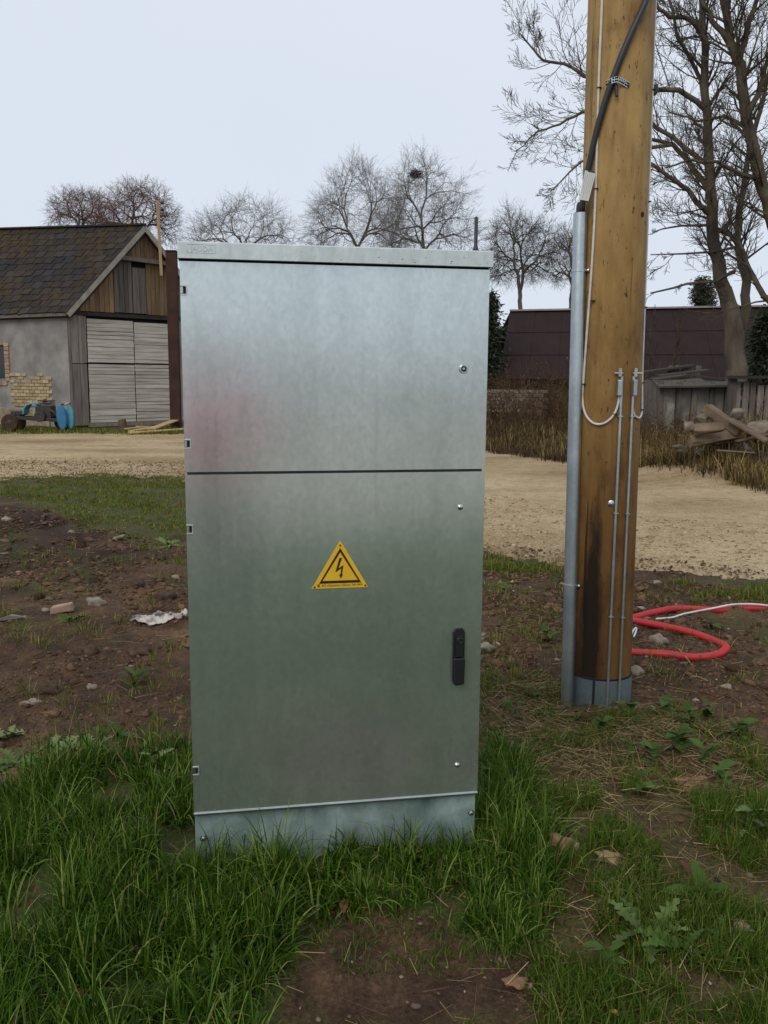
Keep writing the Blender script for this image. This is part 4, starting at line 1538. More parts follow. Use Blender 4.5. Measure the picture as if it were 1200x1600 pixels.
def brambles():
    R = random.Random(15)
    segs = []
    T = []

    def stem(p, h, lean):
        a = R.uniform(0, 2 * PI)
        d = Vector((math.cos(a) * lean, math.sin(a) * lean, 1)).normalized()
        n = 4
        r = R.uniform(.004, .008)
        t = R.random()
        for i in range(n):
            d = (d + Vector((R.gauss(0, .25), R.gauss(0, .25), R.gauss(0, .12) - .10))).normalized()
            q = p + d * h / n
            segs.append((p, q, r, r * .75)); T.append(t)
            if i > 0:
                for _ in range(2):
                    dd = (d + Vector((R.gauss(0, .7), R.gauss(0, .7), R.gauss(0, .5)))).normalized()
                    l2 = h * R.uniform(.1, .3)
                    segs.append((q, q + dd * l2, r * .6, .002)); T.append(t)
            p = q
            r *= .75
    rs = np.random.RandomState(9)
    areas = ((gpoly([(740, 694), (905, 706), (905, 655), (740, 650)]), 1500, 1.5), (gpoly([(1000, 722), (1070, 732), (1240, 742), (1240, 705), (1070, 690), (1000, 690)]), 700, .55),
             (gpoly([(985, 715), (1050, 718), (1060, 660), (985, 655)]), 520, 1.45), (gpoly([(1000, 732), (1240, 748), (1240, 690), (1000, 690)]), 1100, .62), (gpoly([(1005, 700), (1240, 705), (1240, 664), (1005, 664)]), 900, 1.15))
    for poly, n, h in areas:
        for x, y in scatter_poly(poly, n, rs):
            stem(Vector((x, y, gh(x, y) - .02)), h * R.uniform(.45, 1.15), R.uniform(0, .6))
    me = seg_mesh('bramble_thicket', [tuple(s[0]) for s in segs], [tuple(s[1]) for s in segs], [s[2] for s in segs], [s[3] for s in segs], 3, np.array(T))
    tag(mesh_obj('bramble_thicket', me, leafy('bramble_stems', (.030, .018, .011), (.072, .044, .026), (.17, .105, .058), .9, 0, .08)), 'brown leafless brambles and dead weeds beyond the road', 'brambles', kind='stuff')
    # dead leaves hanging in the brambles and lying on the bank
    P = []
    for k in range(7000):
        s = R.choice(segs)
        P.append(tuple(s[0].lerp(s[1], R.random())))
    P = np.array(P)
    n = len(P)
    D = rs.randn(n, 3); D /= np.linalg.norm(D, axis=1, keepdims=True)
    E_ = np.cross(D, rs.randn(n, 3)); E_ /= np.linalg.norm(E_, axis=1, keepdims=True)
    s = rs.uniform(.015, .04, n)[:, None]
    V = np.stack([P, P + D * s + E_ * s * .5, P + D * s * 2, P + D * s - E_ * s * .5], 1).reshape(-1, 3)
    o = mesh_obj('leaf_litter', fast_mesh('leaf_litter', V, np.arange(n * 4).reshape(-1, 4), np.repeat(rs.rand(n), 4)), leafy('dead_leaves', (.05, .026, .014), (.125, .068, .032), (.25, .155, .075), .8, .2))
    tag(o, 'withered brown leaves caught in the brambles', 'leaves', kind='stuff')
    # thin saplings behind the pole
    for px, lab in ((1034, 'thin bare sapling standing right beside the utility pole'), (1012, 'thinner bare sapling half behind the utility pole')):
        Tt = Tree(px)
        b = on_ground(px, 700)
        Tt.grow(b - Vector((0, 0, .05)), Vector((.02, 0, 1)), AT(px, 505, b.y).z - b.z, .024, 0, 2, (9, 12), .33, (.3, .6), .04, .04, 9, .004, .25)
        Tt.build('sapling', lab, tuple(b), M_BARK2, M_BARK2, 'saplings by the pole', 'sapling', 0)


brambles()


# ================================================================== stones, clods, rubble
def ico():
    t = (1 + 5 ** .5) / 2
    V = np.array([(-1, t, 0), (1, t, 0), (-1, -t, 0), (1, -t, 0), (0, -1, t), (0, 1, t), (0, -1, -t), (0, 1, -t), (t, 0, -1), (t, 0, 1), (-t, 0, -1), (-t, 0, 1)], float)
    V /= np.linalg.norm(V[0])
    F = np.array([(0, 11, 5), (0, 5, 1), (0, 1, 7), (0, 7, 10), (0, 10, 11), (1, 5, 9), (5, 11, 4), (11, 10, 2), (10, 7, 6), (7, 1, 8), (3, 9, 4), (3, 4, 2), (3, 2, 6), (3, 6, 8), (3, 8, 9), (4, 9, 5), (2, 4, 11), (6, 2, 10), (8, 6, 7), (9, 8, 1)])
    return V, F


IV, IF = ico()


def subdiv(V, F):
    V = [tuple(v) for v in V]
    c = {}
    out = []

    def mid(a, b):
        k = (min(a, b), max(a, b))
        if k not in c:
            m = np.array(V[a]) + np.array(V[b])
            V.append(tuple(m / np.linalg.norm(m)))
            c[k] = len(V) - 1
        return c[k]
    for a, b, d in F:
        x, y, z = mid(a, b), mid(b, d), mid(d, a)
        out += [(a, x, z), (b, y, x), (d, z, y), (x, y, z)]
    return np.array(V), np.array(out)


IV2, IF2 = subdiv(IV, IF)
IV3, IF3 = subdiv(IV2, IF2)


def lumps(name, pts, size, rs, mat, sink=.35, flat=.6, road=False):
    n = len(pts)
    V = np.repeat(IV[None], n, 0) * (1 + rs.randn(n, 12, 1) * .34)
    sc = size[:, None, None] * np.stack([rs.uniform(.7, 1.4, n), rs.uniform(.7, 1.3, n), rs.uniform(.4, .9, n) * flat / .6], -1)[:, None, :]
    V = V * sc
    a = rs.rand(n) * 2 * PI
    c, s = np.cos(a)[:, None], np.sin(a)[:, None]
    x, y = V[:, :, 0] * c - V[:, :, 1] * s, V[:, :, 0] * s + V[:, :, 1] * c
    V = np.stack([x + pts[:, 0:1], y + pts[:, 1:2], V[:, :, 2] + (ground_h(pts[:, 0], pts[:, 1]) + size * (1 - sink) * .5 - size * .3)[:, None]], -1)
    F = IF[None] + (np.arange(n) * 12)[:, None, None]
    me = fast_mesh(name, V.reshape(-1, 3), F.reshape(-1, 3), np.repeat(rs.rand(n), 12), False)
    return mesh_obj(name, me, mat)


M_CLOD = leafy('clods', (.045, .027, .018), (.092, .054, .034), (.165, .10, .06), .95, 0, .08)
M_PEB = leafy('pebbles', (.07, .05, .035), (.15, .11, .08), (.34, .28, .21), .85, 0, .12)
M_GRAV = leafy('gravel_stones', (.19, .13, .07), (.36, .265, .155), (.48, .385, .25), .9, 0, .1)
rs = np.random.RandomState(77)
pts = np.concatenate([scatter_poly(DIRT_L, 17000, rs), scatter_poly(DIRT_R, 5000, rs), scatter_poly(DIRT_R2, 6500, rs), scatter_poly(Z_STRAW, 1800, rs), scatter_poly(Z_BARE, 1800, rs), scatter_poly(Z_RIGHT, 2500, rs)])
pts = pts[~in_cab(pts, .02) & (fbm(pts[:, 0] * 2, pts[:, 1] * 2, 3, 14) > .42)]
o = lumps('soil_clods', pts, np.exp(rs.randn(len(pts)) * .58) * .0046 * np.clip(pts[:, 1] / 4.2, .5, 1.5), rs, M_CLOD)
tag(o, 'loose crumbs and clods of brown soil on the bare ground', 'soil', kind='stuff')
pts = np.concatenate([scatter_poly(DIRT_L, 240, rs), scatter_poly(DIRT_R, 60, rs), scatter_poly(DIRT_R2, 90, rs)])
pts = pts[~in_cab(pts, .04)]
o = lumps('soil_clods', pts, np.exp(rs.randn(len(pts)) * .4) * .02, rs, M_CLOD, sink=.9, flat=.5)
tag(o, 'larger half sunk lumps of dug brown soil', 'soil', kind='stuff')
pts = np.concatenate([scatter_poly(DIRT_L, 130, rs), scatter_poly(DIRT_R, 40, rs), scatter_poly(DIRT_R2, 60, rs), scatter_poly(Z_BARE, 45, rs), scatter_poly(Z_RIGHT, 40, rs)])
pts = pts[~in_cab(pts, .02)]
o = lumps('pebbles', pts, np.exp(rs.randn(len(pts)) * .5) * .0085 * np.clip(pts[:, 1] / 4.2, .5, 1.3), rs, M_PEB)
tag(o, 'small pale pebbles scattered on the bare soil', 'pebbles', kind='stuff')
ROADNEAR = gpoly([(-60, 752), (150, 744), (290, 748), (500, 792), (760, 862), (900, 884), (1260, 906), (1260, 820), (900, 800), (760, 770), (500, 740), (290, 720), (-60, 715)])
pts = scatter_poly(ROADNEAR, 15000, rs)
w_ = rs.rand(len(pts)) < .35 + .65 * (fbm(pts[:, 0] * .9, pts[:, 1] * .9, 3, 19) > .5)
pts = pts[w_]
o = lumps('gravel_stones', pts, np.exp(rs.randn(len(pts)) * .45) * .0085, rs, M_GRAV, flat=.5)
tag(o, 'loose yellow gravel stones along the near edge of the road', 'gravel', kind='stuff')
# fallen leaves and dark crumbs on the near road edge
NE = gpoly([(-60, 758), (290, 752), (290, 722), (-60, 722)])
NE2 = gpoly([(750, 868), (890, 884), (1230, 908), (1230, 890), (890, 862), (750, 846)])
pts = np.concatenate([scatter_poly(NE, 2600, rs), scatter_poly(NE2, 700, rs), scatter_poly(ROADNEAR, 350, rs), scatter_poly(Z_RIGHT, 30, rs), scatter_poly(Z_STRAW, 45, rs)])
n = len(pts)
D = rs.randn(n, 3) * [1, 1, .3]; D /= np.linalg.norm(D, axis=1, keepdims=True)
E_ = np.cross(D, np.array([0, 0, 1.]) + rs.randn(n, 3) * .3); E_ /= np.linalg.norm(E_, axis=1, keepdims=True)
P = np.column_stack([pts, ground_h(pts[:, 0], pts[:, 1]) + .012])
s = rs.uniform(.009, .026, n)[:, None]
V = np.stack([P - D * s, P + E_ * s * .6, P + D * s, P - E_ * s * .55], 1).reshape(-1, 3)
tag(mesh_obj('leaf_litter', fast_mesh('leaf_litter', V, np.arange(n * 4).reshape(-1, 4), np.repeat(rs.rand(n), 4)), MATS['dead_leaves']), 'brown fallen leaves scattered on the gravel and soil', 'leaves', kind='stuff')


def stone(name, px, py, wpx, label, cat, mat, flat=.6, seed=0, z=0, group=None):
    p = on_ground(px, py)
    dist = (p - Vector((0, 0, EYE))).length
    r = wpx / FPX * dist / 2
    R_ = np.random.RandomState(seed + px)
    k = R_.rand(3) * 10
    nn = 1 + .32 * (np.sin(IV3 @ np.array([2.1, 1.3, 1.7]) * 2 + k[0]) * .5 + .5 * np.sin(IV3 @ np.array([-1.2, 2.4, .8]) * 2.3 + k[1])) + R_.randn(len(IV3)) * .035
    V = IV3 * nn[:, None] * np.array([r, r * R_.uniform(.6, .9), r * flat])
    o = mesh_obj(name, fast_mesh(name, V, IF3, None, True), mat)
    o.location = p + Vector((0, 0, r * flat * .25 + z))
    o.rotation_euler = (R_.randn() * .15, R_.randn() * .15, R_.rand() * .8 - .4)
    return tag(o, label, cat, group)


M_ST1 = simple('orange_stone', (.30, .175, .10), (.17, .10, .06), 18, .9, bmp=.6)
M_ST2 = simple('pale_stone', (.30, .255, .20), (.17, .14, .11), 18, .9, bmp=.6)
M_ST3 = simple('ochre_stone', (.30, .215, .115), (.19, .135, .075), 18, .9, bmp=.6)
M_ST4 = simple('pinkish_stone', (.40, .27, .21), (.26, .17, .13), 18, .9, bmp=.6)
M_CLODB = simple('brown_clod', (.10, .065, .045), (.05, .033, .024), 25, .95, bmp=.8)
GS = 'stones lying on the soil'
for i, (px, py, w, lab, m, fl) in enumerate((
        (876, 1318, 40, 'rounded orange stone in the grass right of the cabinet foot', M_ST1, .6),
        (951, 1345, 38, 'flat ochre stone right of the orange stone', M_ST3, .4),
        (1158, 1456, 26, 'pinkish stone in the grass near the lower right corner', M_ST4, .7),
        (805, 1525, 34, 'half buried brown stone at the edge of the bare patch', M_ST1, .35),
        (757, 1014, 30, 'pale stone right beside the cabinet edge', M_ST2, .5),
        (1028, 1003, 26, 'pale jagged stone inside the red pipe loop', M_ST2, .7),
        (994, 1050, 22, 'pale round stone touching the pole foot', M_ST2, .8),
        (1133, 1080, 18, 'small pale stone on the soil right of the pole', M_ST2, .5),
        (1082, 1222, 60, 'flat reddish lump of soil in the thin grass', M_ST1, .22),
        (1027, 913, 14, 'small white stone at the road edge behind the pipe', M_ST2, .6),
        (70, 951, 14, 'small pale stone left of the pale brick fragment', M_ST2, .6),
        (150, 943, 26, 'pale lump of mortar right of the pale brick fragment', M_ST2, .6),
        (140, 1016, 26, 'brown pointed stone on the soil below the mortar lump', M_CLODB, .8),
        (144, 1068, 16, 'small white stone in the middle of the left soil', M_ST2, .6),
        (50, 1103, 24, 'grey flat stone on the left soil above the weeds', M_ST2, .5),
        (15, 838, 18, 'long white stone on the dark soil at the left edge', M_ST2, .5),
        (185, 846, 22, 'white chip beside the green verge patch', M_ST2, .35),
        (112, 845, 10, 'small white chip on the dark soil mound', M_ST2, .6),
        (70, 1078, 44, 'dark overhanging clod of soil on the left', M_CLODB, .45),
        (212, 920, 26, 'reddish clod of soil above the crumpled rag', M_CLODB, .6),
        (258, 935, 30, 'dark clod of soil beside the cabinet', M_CLODB, .7),
        (220, 1017, 36, 'dark clod of soil under the crumpled rag', M_CLODB, .5))):
    stone('stone' if m is not M_CLODB else 'soil_clod', px, py, w, lab, 'stone' if m is not M_CLODB else 'clod', m, fl, i, group=GS)

# pale brick fragment
p = on_ground(97, 951)
b = MB()
b.hexa([(-.075, -.035, 0), (.07, -.03, 0), (.08, .035, 0), (-.06, .04, 0), (-.07, -.03, .045), (.06, -.028, .05), (.075, .03, .046), (-.05, .035, .04)])
o = b.build('brick_fragment', simple('pale_brick', (.38, .27, .20), (.26, .18, .13), 20, .9), bevel=.006)
o.location = p + Vector((0, 0, .0)); o.rotation_euler = (.06, -.1, .35)
tag(o, 'broken pale brick lying on the soil at the left', 'brick')


# ================================================================== rubble and logs at the far right bank
def logs():
    M_LOG = simple('weathered_log', (.19, .14, .095), (.075, .055, .038), 8, .9, stretch=(.4, .4, .4), rand=.25, bmp=.6)
    M_RUB = simple('rubble_stone', (.22, .185, .145), (.10, .08, .06), 7, .9, bmp=.7, rand=.3)
    Lg = (((1103, 637), (1158, 676), 13.8, 13.4, 20, 'thick squared beam leaning down across the rubble pile'),
          ((1078, 690), (1150, 680), 13.4, 13.5, 16, 'grey log lying below the leaning beam'),
          ((1140, 655), (1200, 690), 13.4, 13.0, 19, 'weathered plank sloping to the right edge of the pile'),
          ((1085, 672), (1130, 668), 13.3, 13.2, 14, 'short log at the top left of the rubble pile'),
          ((1150, 690), (1215, 676), 13.3, 13.4, 11, 'thin grey board lying at the right of the rubble pile'),
          ((1120, 704), (1180, 708), 13.2, 13.2, 10, 'low grey plank at the foot of the rubble pile'))
    for i, (a, c, y0, y1, w, lab) in enumerate(Lg):
        A, B = AT(*a, y0), AT(*c, y1)
        mid = (A + B) / 2
        b = MB()
        r = w / FPX * 13 / 2
        if i in (0, 2, 4, 5):
            b.bar(A - mid, B - mid, r * 2, r * (1.6 if i == 0 else .7))
            o = b.build('timber', M_LOG, bevel=.015, seg=1)
            tag(o, lab, 'timber', 'timbers on the rubble pile')
        else:
            rx = np.random.RandomState(300 + i)
            ax_ = (B - A).normalized()
            sd_ = ax_.cross(Vector((0, 0, 1))).normalized()
            up_ = sd_.cross(ax_)
            Bz = IV3 * (1 + .16 * np.sin(IV3 @ rx.randn(3) * 3 + rx.rand() * 6) + rx.randn(len(IV3)) * .03)[:, None]
            for q_, lim in (((1, 0, 0), .62), ((-1, 0, 0), .6), ((.1, .8, .6), .6), ((0, -.7, .7), .55), ((.2, .3, -.9), .6)):   # sawn ends, split sides
                q_ = np.array(q_) / np.linalg.norm(q_)
                Bz = Bz - np.clip(Bz @ q_ - lim, 0, None)[:, None] * q_
            hl_ = (B - A).length / 1.2
            b.add([tuple(ax_ * (v[0] * hl_) + sd_ * (v[1] * r * 1.6) + up_ * (v[2] * r * 1.6)) for v in Bz], [tuple(f) for f in IF3])
            o = b.build('log', M_LOG)
            tag(o, lab, 'log', 'timbers on the rubble pile')
        o.location = mid
    R_ = random.Random(4)
    labs = ['pale boulder left of the logs', 'grey boulder under the leaning beam', 'flat stone behind the short log', 'rounded stone at the foot of the pile', 'dark stone in the middle of the pile',
            'broken stone under the right plank', 'big grey stone at the right of the pile', 'small stone before the grey log', 'brown stone behind the leaning beam']
    for k, (px, py, w) in enumerate(((1078, 668, 30), (1112, 682, 36), (1095, 655, 24), (1065, 700, 24), (1135, 690, 30), (1165, 700, 34), (1188, 668, 40), (1095, 706, 22), (1150, 650, 30))):
        Y = 13.7
        q = AT(px, py, Y)
        r = w / FPX * Y / 2
        rsx = np.random.RandomState(k + 200)
        nn = 1 + .3 * np.sin(IV3 @ rsx.randn(3) * 2.2 + rsx.rand() * 6) + rsx.randn(len(IV3)) * .03
        cut = rsx.randn(5, 3)
        cut /= np.linalg.norm(cut, axis=1, keepdims=True)
        B_ = IV3 * nn[:, None]
        for q_ in cut:                                    # split faces
            e_ = B_ @ q_ - .55
            B_ = B_ - np.clip(e_, 0, None)[:, None] * q_
        o = mesh_obj('rubble_stone', fast_mesh('rubble_stone', B_ * [r, r * .8, r * .65], IF3, None, False), M_RUB)
        o.location = q
        tag(o, labs[k], 'stone', 'stones of the rubble pile')
    rs_ = np.random.RandomState(61)
    q = np.column_stack([5.55 + rs_.randn(160) * .62, 13.75 + rs_.randn(160) * .38])
    q = q[~inside(ROAD, q[:, 0], q[:, 1] - .35) & (q[:, 0] > 4.7)]
    o = lumps('rubble_chips', q, np.exp(rs_.randn(len(q)) * .5) * .05, rs_, leafy('rubble_chip', (.05, .038, .028), (.13, .10, .075), (.26, .21, .16), .9, 0, .1), flat=.7)
    tag(o, 'small broken bits of stone and earth over the rubble pile', 'rubble', kind='stuff')



logs()


# ================================================================== planks by the barn door and the blue machine
def plank_pile():
    M_PL = simple('fresh_plank', (.52, .37, .17), (.38, .25, .11), 6, .8, stretch=(.3, 3, 3), rand=.2)
    for i, (a, c, w, lab) in enumerate((((203, 681), (288, 676), 7, 'long pale plank on the ground nearest the cabinet'), ((205, 679), (262, 669), 6, 'yellow plank lying askew behind the long plank'),
                                        ((236, 677), (283, 667), 9, 'wide pale plank propped on the others by the barn door'), ((198, 677), (232, 673), 8, 'short yellow plank at the left of the small pile'),
                                        ((215, 674), (255, 672), 6, 'orange plank at the back of the small pile'))):
        A, B = G(*a), G(*c)
        A.z = gh(A.x, A.y) + .05 + .02 * i
        B.z = gh(B.x, B.y) + .05 + (.22 if i == 2 else .05)
        m = (A + B) / 2
        b = MB()
        b.bar(A - m, B - m, .16 if i != 2 else .22, .04)
        o = b.build('plank', M_PL, bevel=.006, seg=1)
        o.location = m
        tag(o, lab, 'plank', 'planks lying before the barn door')
    p = G(192, 676)
    p.z = gh(p.x, p.y)
    b = MB()
    b.tube([(0, 0, -.02), (.02, 0, .15), (-.02, .02, .34)], [.13, .12, .1], 9)
    o = b.build('stump', simple('stump_bark', (.12, .085, .055), (.06, .04, .03), 8, .9), smooth=True)
    o.location = p
    tag(o, 'short brown wood block standing at the barn threshold', 'stump')


plank_pile()


def machine():
    # small two wheeled motor machine: turquoise hood left, black engine, tall blue guard right
    a = G(62, 674)
    a.z = gh(a.x, a.y)
    Y = a.y
    s = Y / FPX * 1.0                                    # metres per photo pixel here
    root = thing('motor_cultivator', 'black and turquoise motor machine with round blue guard parked by the barn wall', 'machine', a)
    BL = simple('turquoise_paint', (.08, .32, .42), (.05, .2, .27), 6, .45, bmp=.05)
    B2 = simple('blue_paint', (.025, .17, .34), (.02, .10, .2), 6, .45, bmp=.05)
    BK = simple('oily_black', (.014, .014, .014), (.03, .027, .024), 10, .6)
    RB = simple('brown_tyre', (.075, .045, .03), (.04, .026, .02), 10, .9)

    def X(px):
        return (px - 62) * s

    def Z(py):
        return (674 - py) * s
    # frame rails
    t = MB()
    t.bar((X(16), 0, Z(652)), (X(100), -.1, Z(656)), .08, .09)
    t.bar((X(16), .35, Z(652)), (X(100), .3, Z(656)), .08, .09)
    t.bar((X(30), -.02, Z(651)), (X(30), .36, Z(651)), .08, .08)
    t.bar((X(84), -.08, Z(656)), (X(84), .32, Z(656)), .08, .08)
    t.build('frame', BK, root, bevel=.01)
    # engine block with fins, cylinder and tank cap
    t = MB()
    t.box((X(70), .14, Z(645)), (.42, .4, .36))
    for k in range(6):
        t.box((X(72), .14, Z(636) + .035 * k), (.34, .36, .016))
    t.tube([(X(66), -.1, Z(650)), (X(66), -.16, Z(650))], .15, 14)
    t.lathe([(.05, 0), (.06, .05), (.03, .1)], (X(70), .1, Z(630) + .02), (0, 0, 1), 10)
    t.tube([(X(80), -.05, Z(640)), (X(88), -.12, Z(643)), (X(94), -.12, Z(650))], .035, 8)
    t.build('engine', BK, root, bevel=.012)
    # curved hood
    t = MB()
    prof = [(-.20, 0), (-.17, .16), (-.08, .27), (.05, .31), (.17, .27), (.20, .2), (.16, .2), (.05, .27), (-.07, .235), (-.14, .14), (-.165, 0)]
    t.prism(prof, (X(49), -.06, Z(644) - .05), (1, 0, 0), (0, 0, 1), (0, 1, 0), .4)
    t.build('hood', BL, root, bevel=.01)
    # seat pad and box left of the hood
    t = MB()
    t.box((X(28), .15, Z(650) + .08), (.36, .3, .12))
    t.build('battery_box', BK, root, bevel=.02)
    # wheels
    for px, y, r in ((18, -.05, .24), (18, .42, .24)):
        t = MB()
        t.lathe([(r * .55, -.06), (r * .9, -.07), (r, -.03), (r, .03), (r * .9, .07), (r * .55, .06)], (X(px), y, r), (0, 1, 0), 20)
        w = t.build('wheel', RB, root, smooth=True)
        t = MB()
        t.lathe([(.03, -.075), (r * .5, -.05), (r * .54, .05), (.03, .075)], (X(px), y, r), (0, 1, 0), 14)
        t.build('rim', BK, w, smooth=True)
    # round blue guard, front wheel inside
    t = MB()
    pr = [(math.cos(k / 20 * 2 * PI) * .13, math.sin(k / 20 * 2 * PI) * .33) for k in range(20)]
    t.prism(pr, (X(102) - .02, -.22, .40), (1, 0, .12), (-.10, 0, 1), (.25, 1, 0), .10)
    t.build('wheel_guard', B2, root, bevel=.02)
    t = MB()
    pr = [(math.cos(k / 20 * 2 * PI) * .10, math.sin(k / 20 * 2 * PI) * .32) for k in range(20)]
    t.prism(pr, (X(111), -.08, .40), (1, 0, .1), (-.05, 0, 1), (.25, 1, 0), .07)
    t.build('wheel_guard', BL, root, bevel=.02)
    t = MB()
    t.lathe([(.1, -.05), (.24, -.06), (.27, 0), (.24, .06), (.1, .05)], (X(96), .12, .27), (.35, 1, 0), 18)
    t.build('wheel', RB, root, smooth=True)
    # handlebar with bright lever
    t = MB()
    t.tube([(X(86), .1, Z(650)), (X(92), .02, Z(636)), (X(100), -.05, Z(631)), (X(108), -.1, Z(632))], .02, 8)
    t.tube([(X(92), .02, Z(636)), (X(95), .3, Z(632)), (X(104), .4, Z(631))], .02, 8)
    h = t.build('handlebar', BK, root, smooth=True)
    t = MB()
    t.tube([(X(106), -.1, Z(632)), (X(111), -.12, Z(629))], .03, 8)
    t.build('lever', simple('bright_steel', (.6, .6, .6), None, 5, .35, 1.0, bmp=0), h, smooth=True)


machine()


# ================================================================== THE CABINET
def galv(name, c_lo, c_hi, rough, mott=3.0, streak=.4, metal=1.0, wav=.05, rvar=.08, mot=.4):
    m, nt, b = new_mat(name)
    v = coords(nt, 'Object')
    vs = coords(nt, 'Object', (26, 26, .7))
    n1, n2, n3 = noise(nt, v, mott, 5, .6), noise(nt, vs, 1.6, 4), noise(nt, v, 45, 3)
    c = ramp(nt, n1, [(.3, c_lo), (.7, c_hi)]).outputs[0]
    c = mixc(nt, streak, c, ramp(nt, n2, [(.35, (.84, .85, .86)), (.65, (1.08, 1.08, 1.08))]).outputs[0], 'MULTIPLY')
    n4 = noise(nt, coords(nt, 'Object', (3.2, 3.2, 1.1)), 3.2, 3, .6)
    c = mixc(nt, mot, c, ramp(nt, n4, [(.32, (.78, .80, .79)), (.5, (1, 1, 1)), (.68, (1.10, 1.10, 1.11))]).outputs[0], 'MULTIPLY')
    n5 = noise(nt, coords(nt, 'Object', (9, 9, 9)), 13, 2, .4)
    c = mixc(nt, 1.0, c, ramp(nt, n5, [(.0, (1, 1, 1)), (.82, (1, 1, 1)), (.84, (1.35, 1.37, 1.36))]).outputs[0], 'MULTIPLY')
    vo = nd(nt, 'ShaderNodeTexVoronoi', Scale=110.0)
    nt.links.new(coords(nt, 'Object', (1, 1, .6)), vo.inputs['Vector'])
    sv = nt.nodes.new('ShaderNodeSeparateColor')
    nt.links.new(vo.outputs['Color'], sv.inputs[0])
    c = mixc(nt, 1.0, c, ramp(nt, sv.outputs[0], [(0, (.95, .95, .953)), (1, (1.04, 1.04, 1.04))]).outputs[0], 'MULTIPLY')
    sm_ = noise(nt, coords(nt, 'Object', (1.6, 1.6, 1)), 3.1, 6, .72)
    c = mixc(nt, .5, c, ramp(nt, sm_, [(.0, (1, 1, 1)), (.60, (1, 1, 1)), (.72, (1.22, 1.23, 1.22))]).outputs[0], 'MULTIPLY')
    dr = noise(nt, coords(nt, 'Object', (60, 60, .9)), 1.0, 3, .5)
    c = mixc(nt, .6, c, ramp(nt, dr, [(.27, (.90, .90, .90)), (.36, (1, 1, 1)), (.68, (1, 1, 1)), (.76, (1.07, 1.07, 1.07))]).outputs[0], 'MULTIPLY')
    c = mixc(nt, .35, c, ramp(nt, n3, [(.3, (.86, .87, .88)), (.7, (1.08, 1.08, 1.08))]).outputs[0], 'MULTIPLY')
    nt.links.new(c, b.inputs['Base Color'])
    r = nd(nt, 'ShaderNodeMapRange')
    r.inputs[3].default_value = rough - rvar
    r.inputs[4].default_value = rough + rvar
    nt.links.new(n1, r.inputs[0])
    nt.links.new(r.outputs[0], b.inputs['Roughness'])
    b.inputs['Metallic'].default_value = metal
    nw = noise(nt, coords(nt, 'Object', (1, 1, .6)), 2.2, 2)
    b1 = nd(nt, 'ShaderNodeBump', Strength=wav, Distance=.05)
    nt.links.new(nw, b1.inputs['Height'])
    b2 = nd(nt, 'ShaderNodeBump', Strength=.008, Distance=.001)
    nt.links.new(n3, b2.inputs['Height'])
    nt.links.new(b1.outputs[0], b2.inputs['Normal'])
    nt.links.new(b2.outputs[0], b.inputs['Normal'])
    return m


M_DOOR = galv('galvanised_sheet', (.62, .68, .65), (.71, .76, .735), .21, 2.4, .10, .87, .05, .03, .35)
M_LID = galv('galvanised_lid', (.55, .60, .59), (.66, .70, .68), .42, metal=.7)
M_PLIN = galv('spangled_zinc', (.20, .28, .265), (.48, .595, .575), .48, 8.0, .2, metal=.5, rvar=.12, mot=1.0)
M_PIPE = galv('zinc_pipe', (.42, .47, .50), (.58, .63, .66), .42, 5.0, .3)
M_BLACKP = simple('black_plastic', (.012, .013, .014), (.008, .009, .010), 8, .42, bmp=.02)
M_SCREW = simple('bright_screw', (.62, .63, .63), (.5, .5, .5), 20, .3, 1.0, bmp=0)
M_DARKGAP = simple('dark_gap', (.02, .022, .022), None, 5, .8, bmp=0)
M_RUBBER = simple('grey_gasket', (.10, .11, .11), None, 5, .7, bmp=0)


def text_obj(name, body, size, mat, parent, loc, rot, extrude=.0004, spacing=1.0):
    cu = bpy.data.curves.new(name, 'FONT')
    cu.body = body
    cu.size = size
    cu.extrude = extrude
    cu.space_character = spacing
    cu.resolution_u = 3
    cu.align_x = 'LEFT'
    cu.materials.append(mat)
    tmp = bpy.data.objects.new(name, cu)
    COL.objects.link(tmp)
    bpy.context.view_layer.update()
    me = bpy.data.meshes.new_from_object(tmp.evaluated_get(bpy.context.evaluated_depsgraph_get()))
    bpy.data.objects.remove(tmp)
    o = link(bpy.data.objects.new(name, me), parent)
    o.location = loc
    o.rotation_euler = rot
    return o


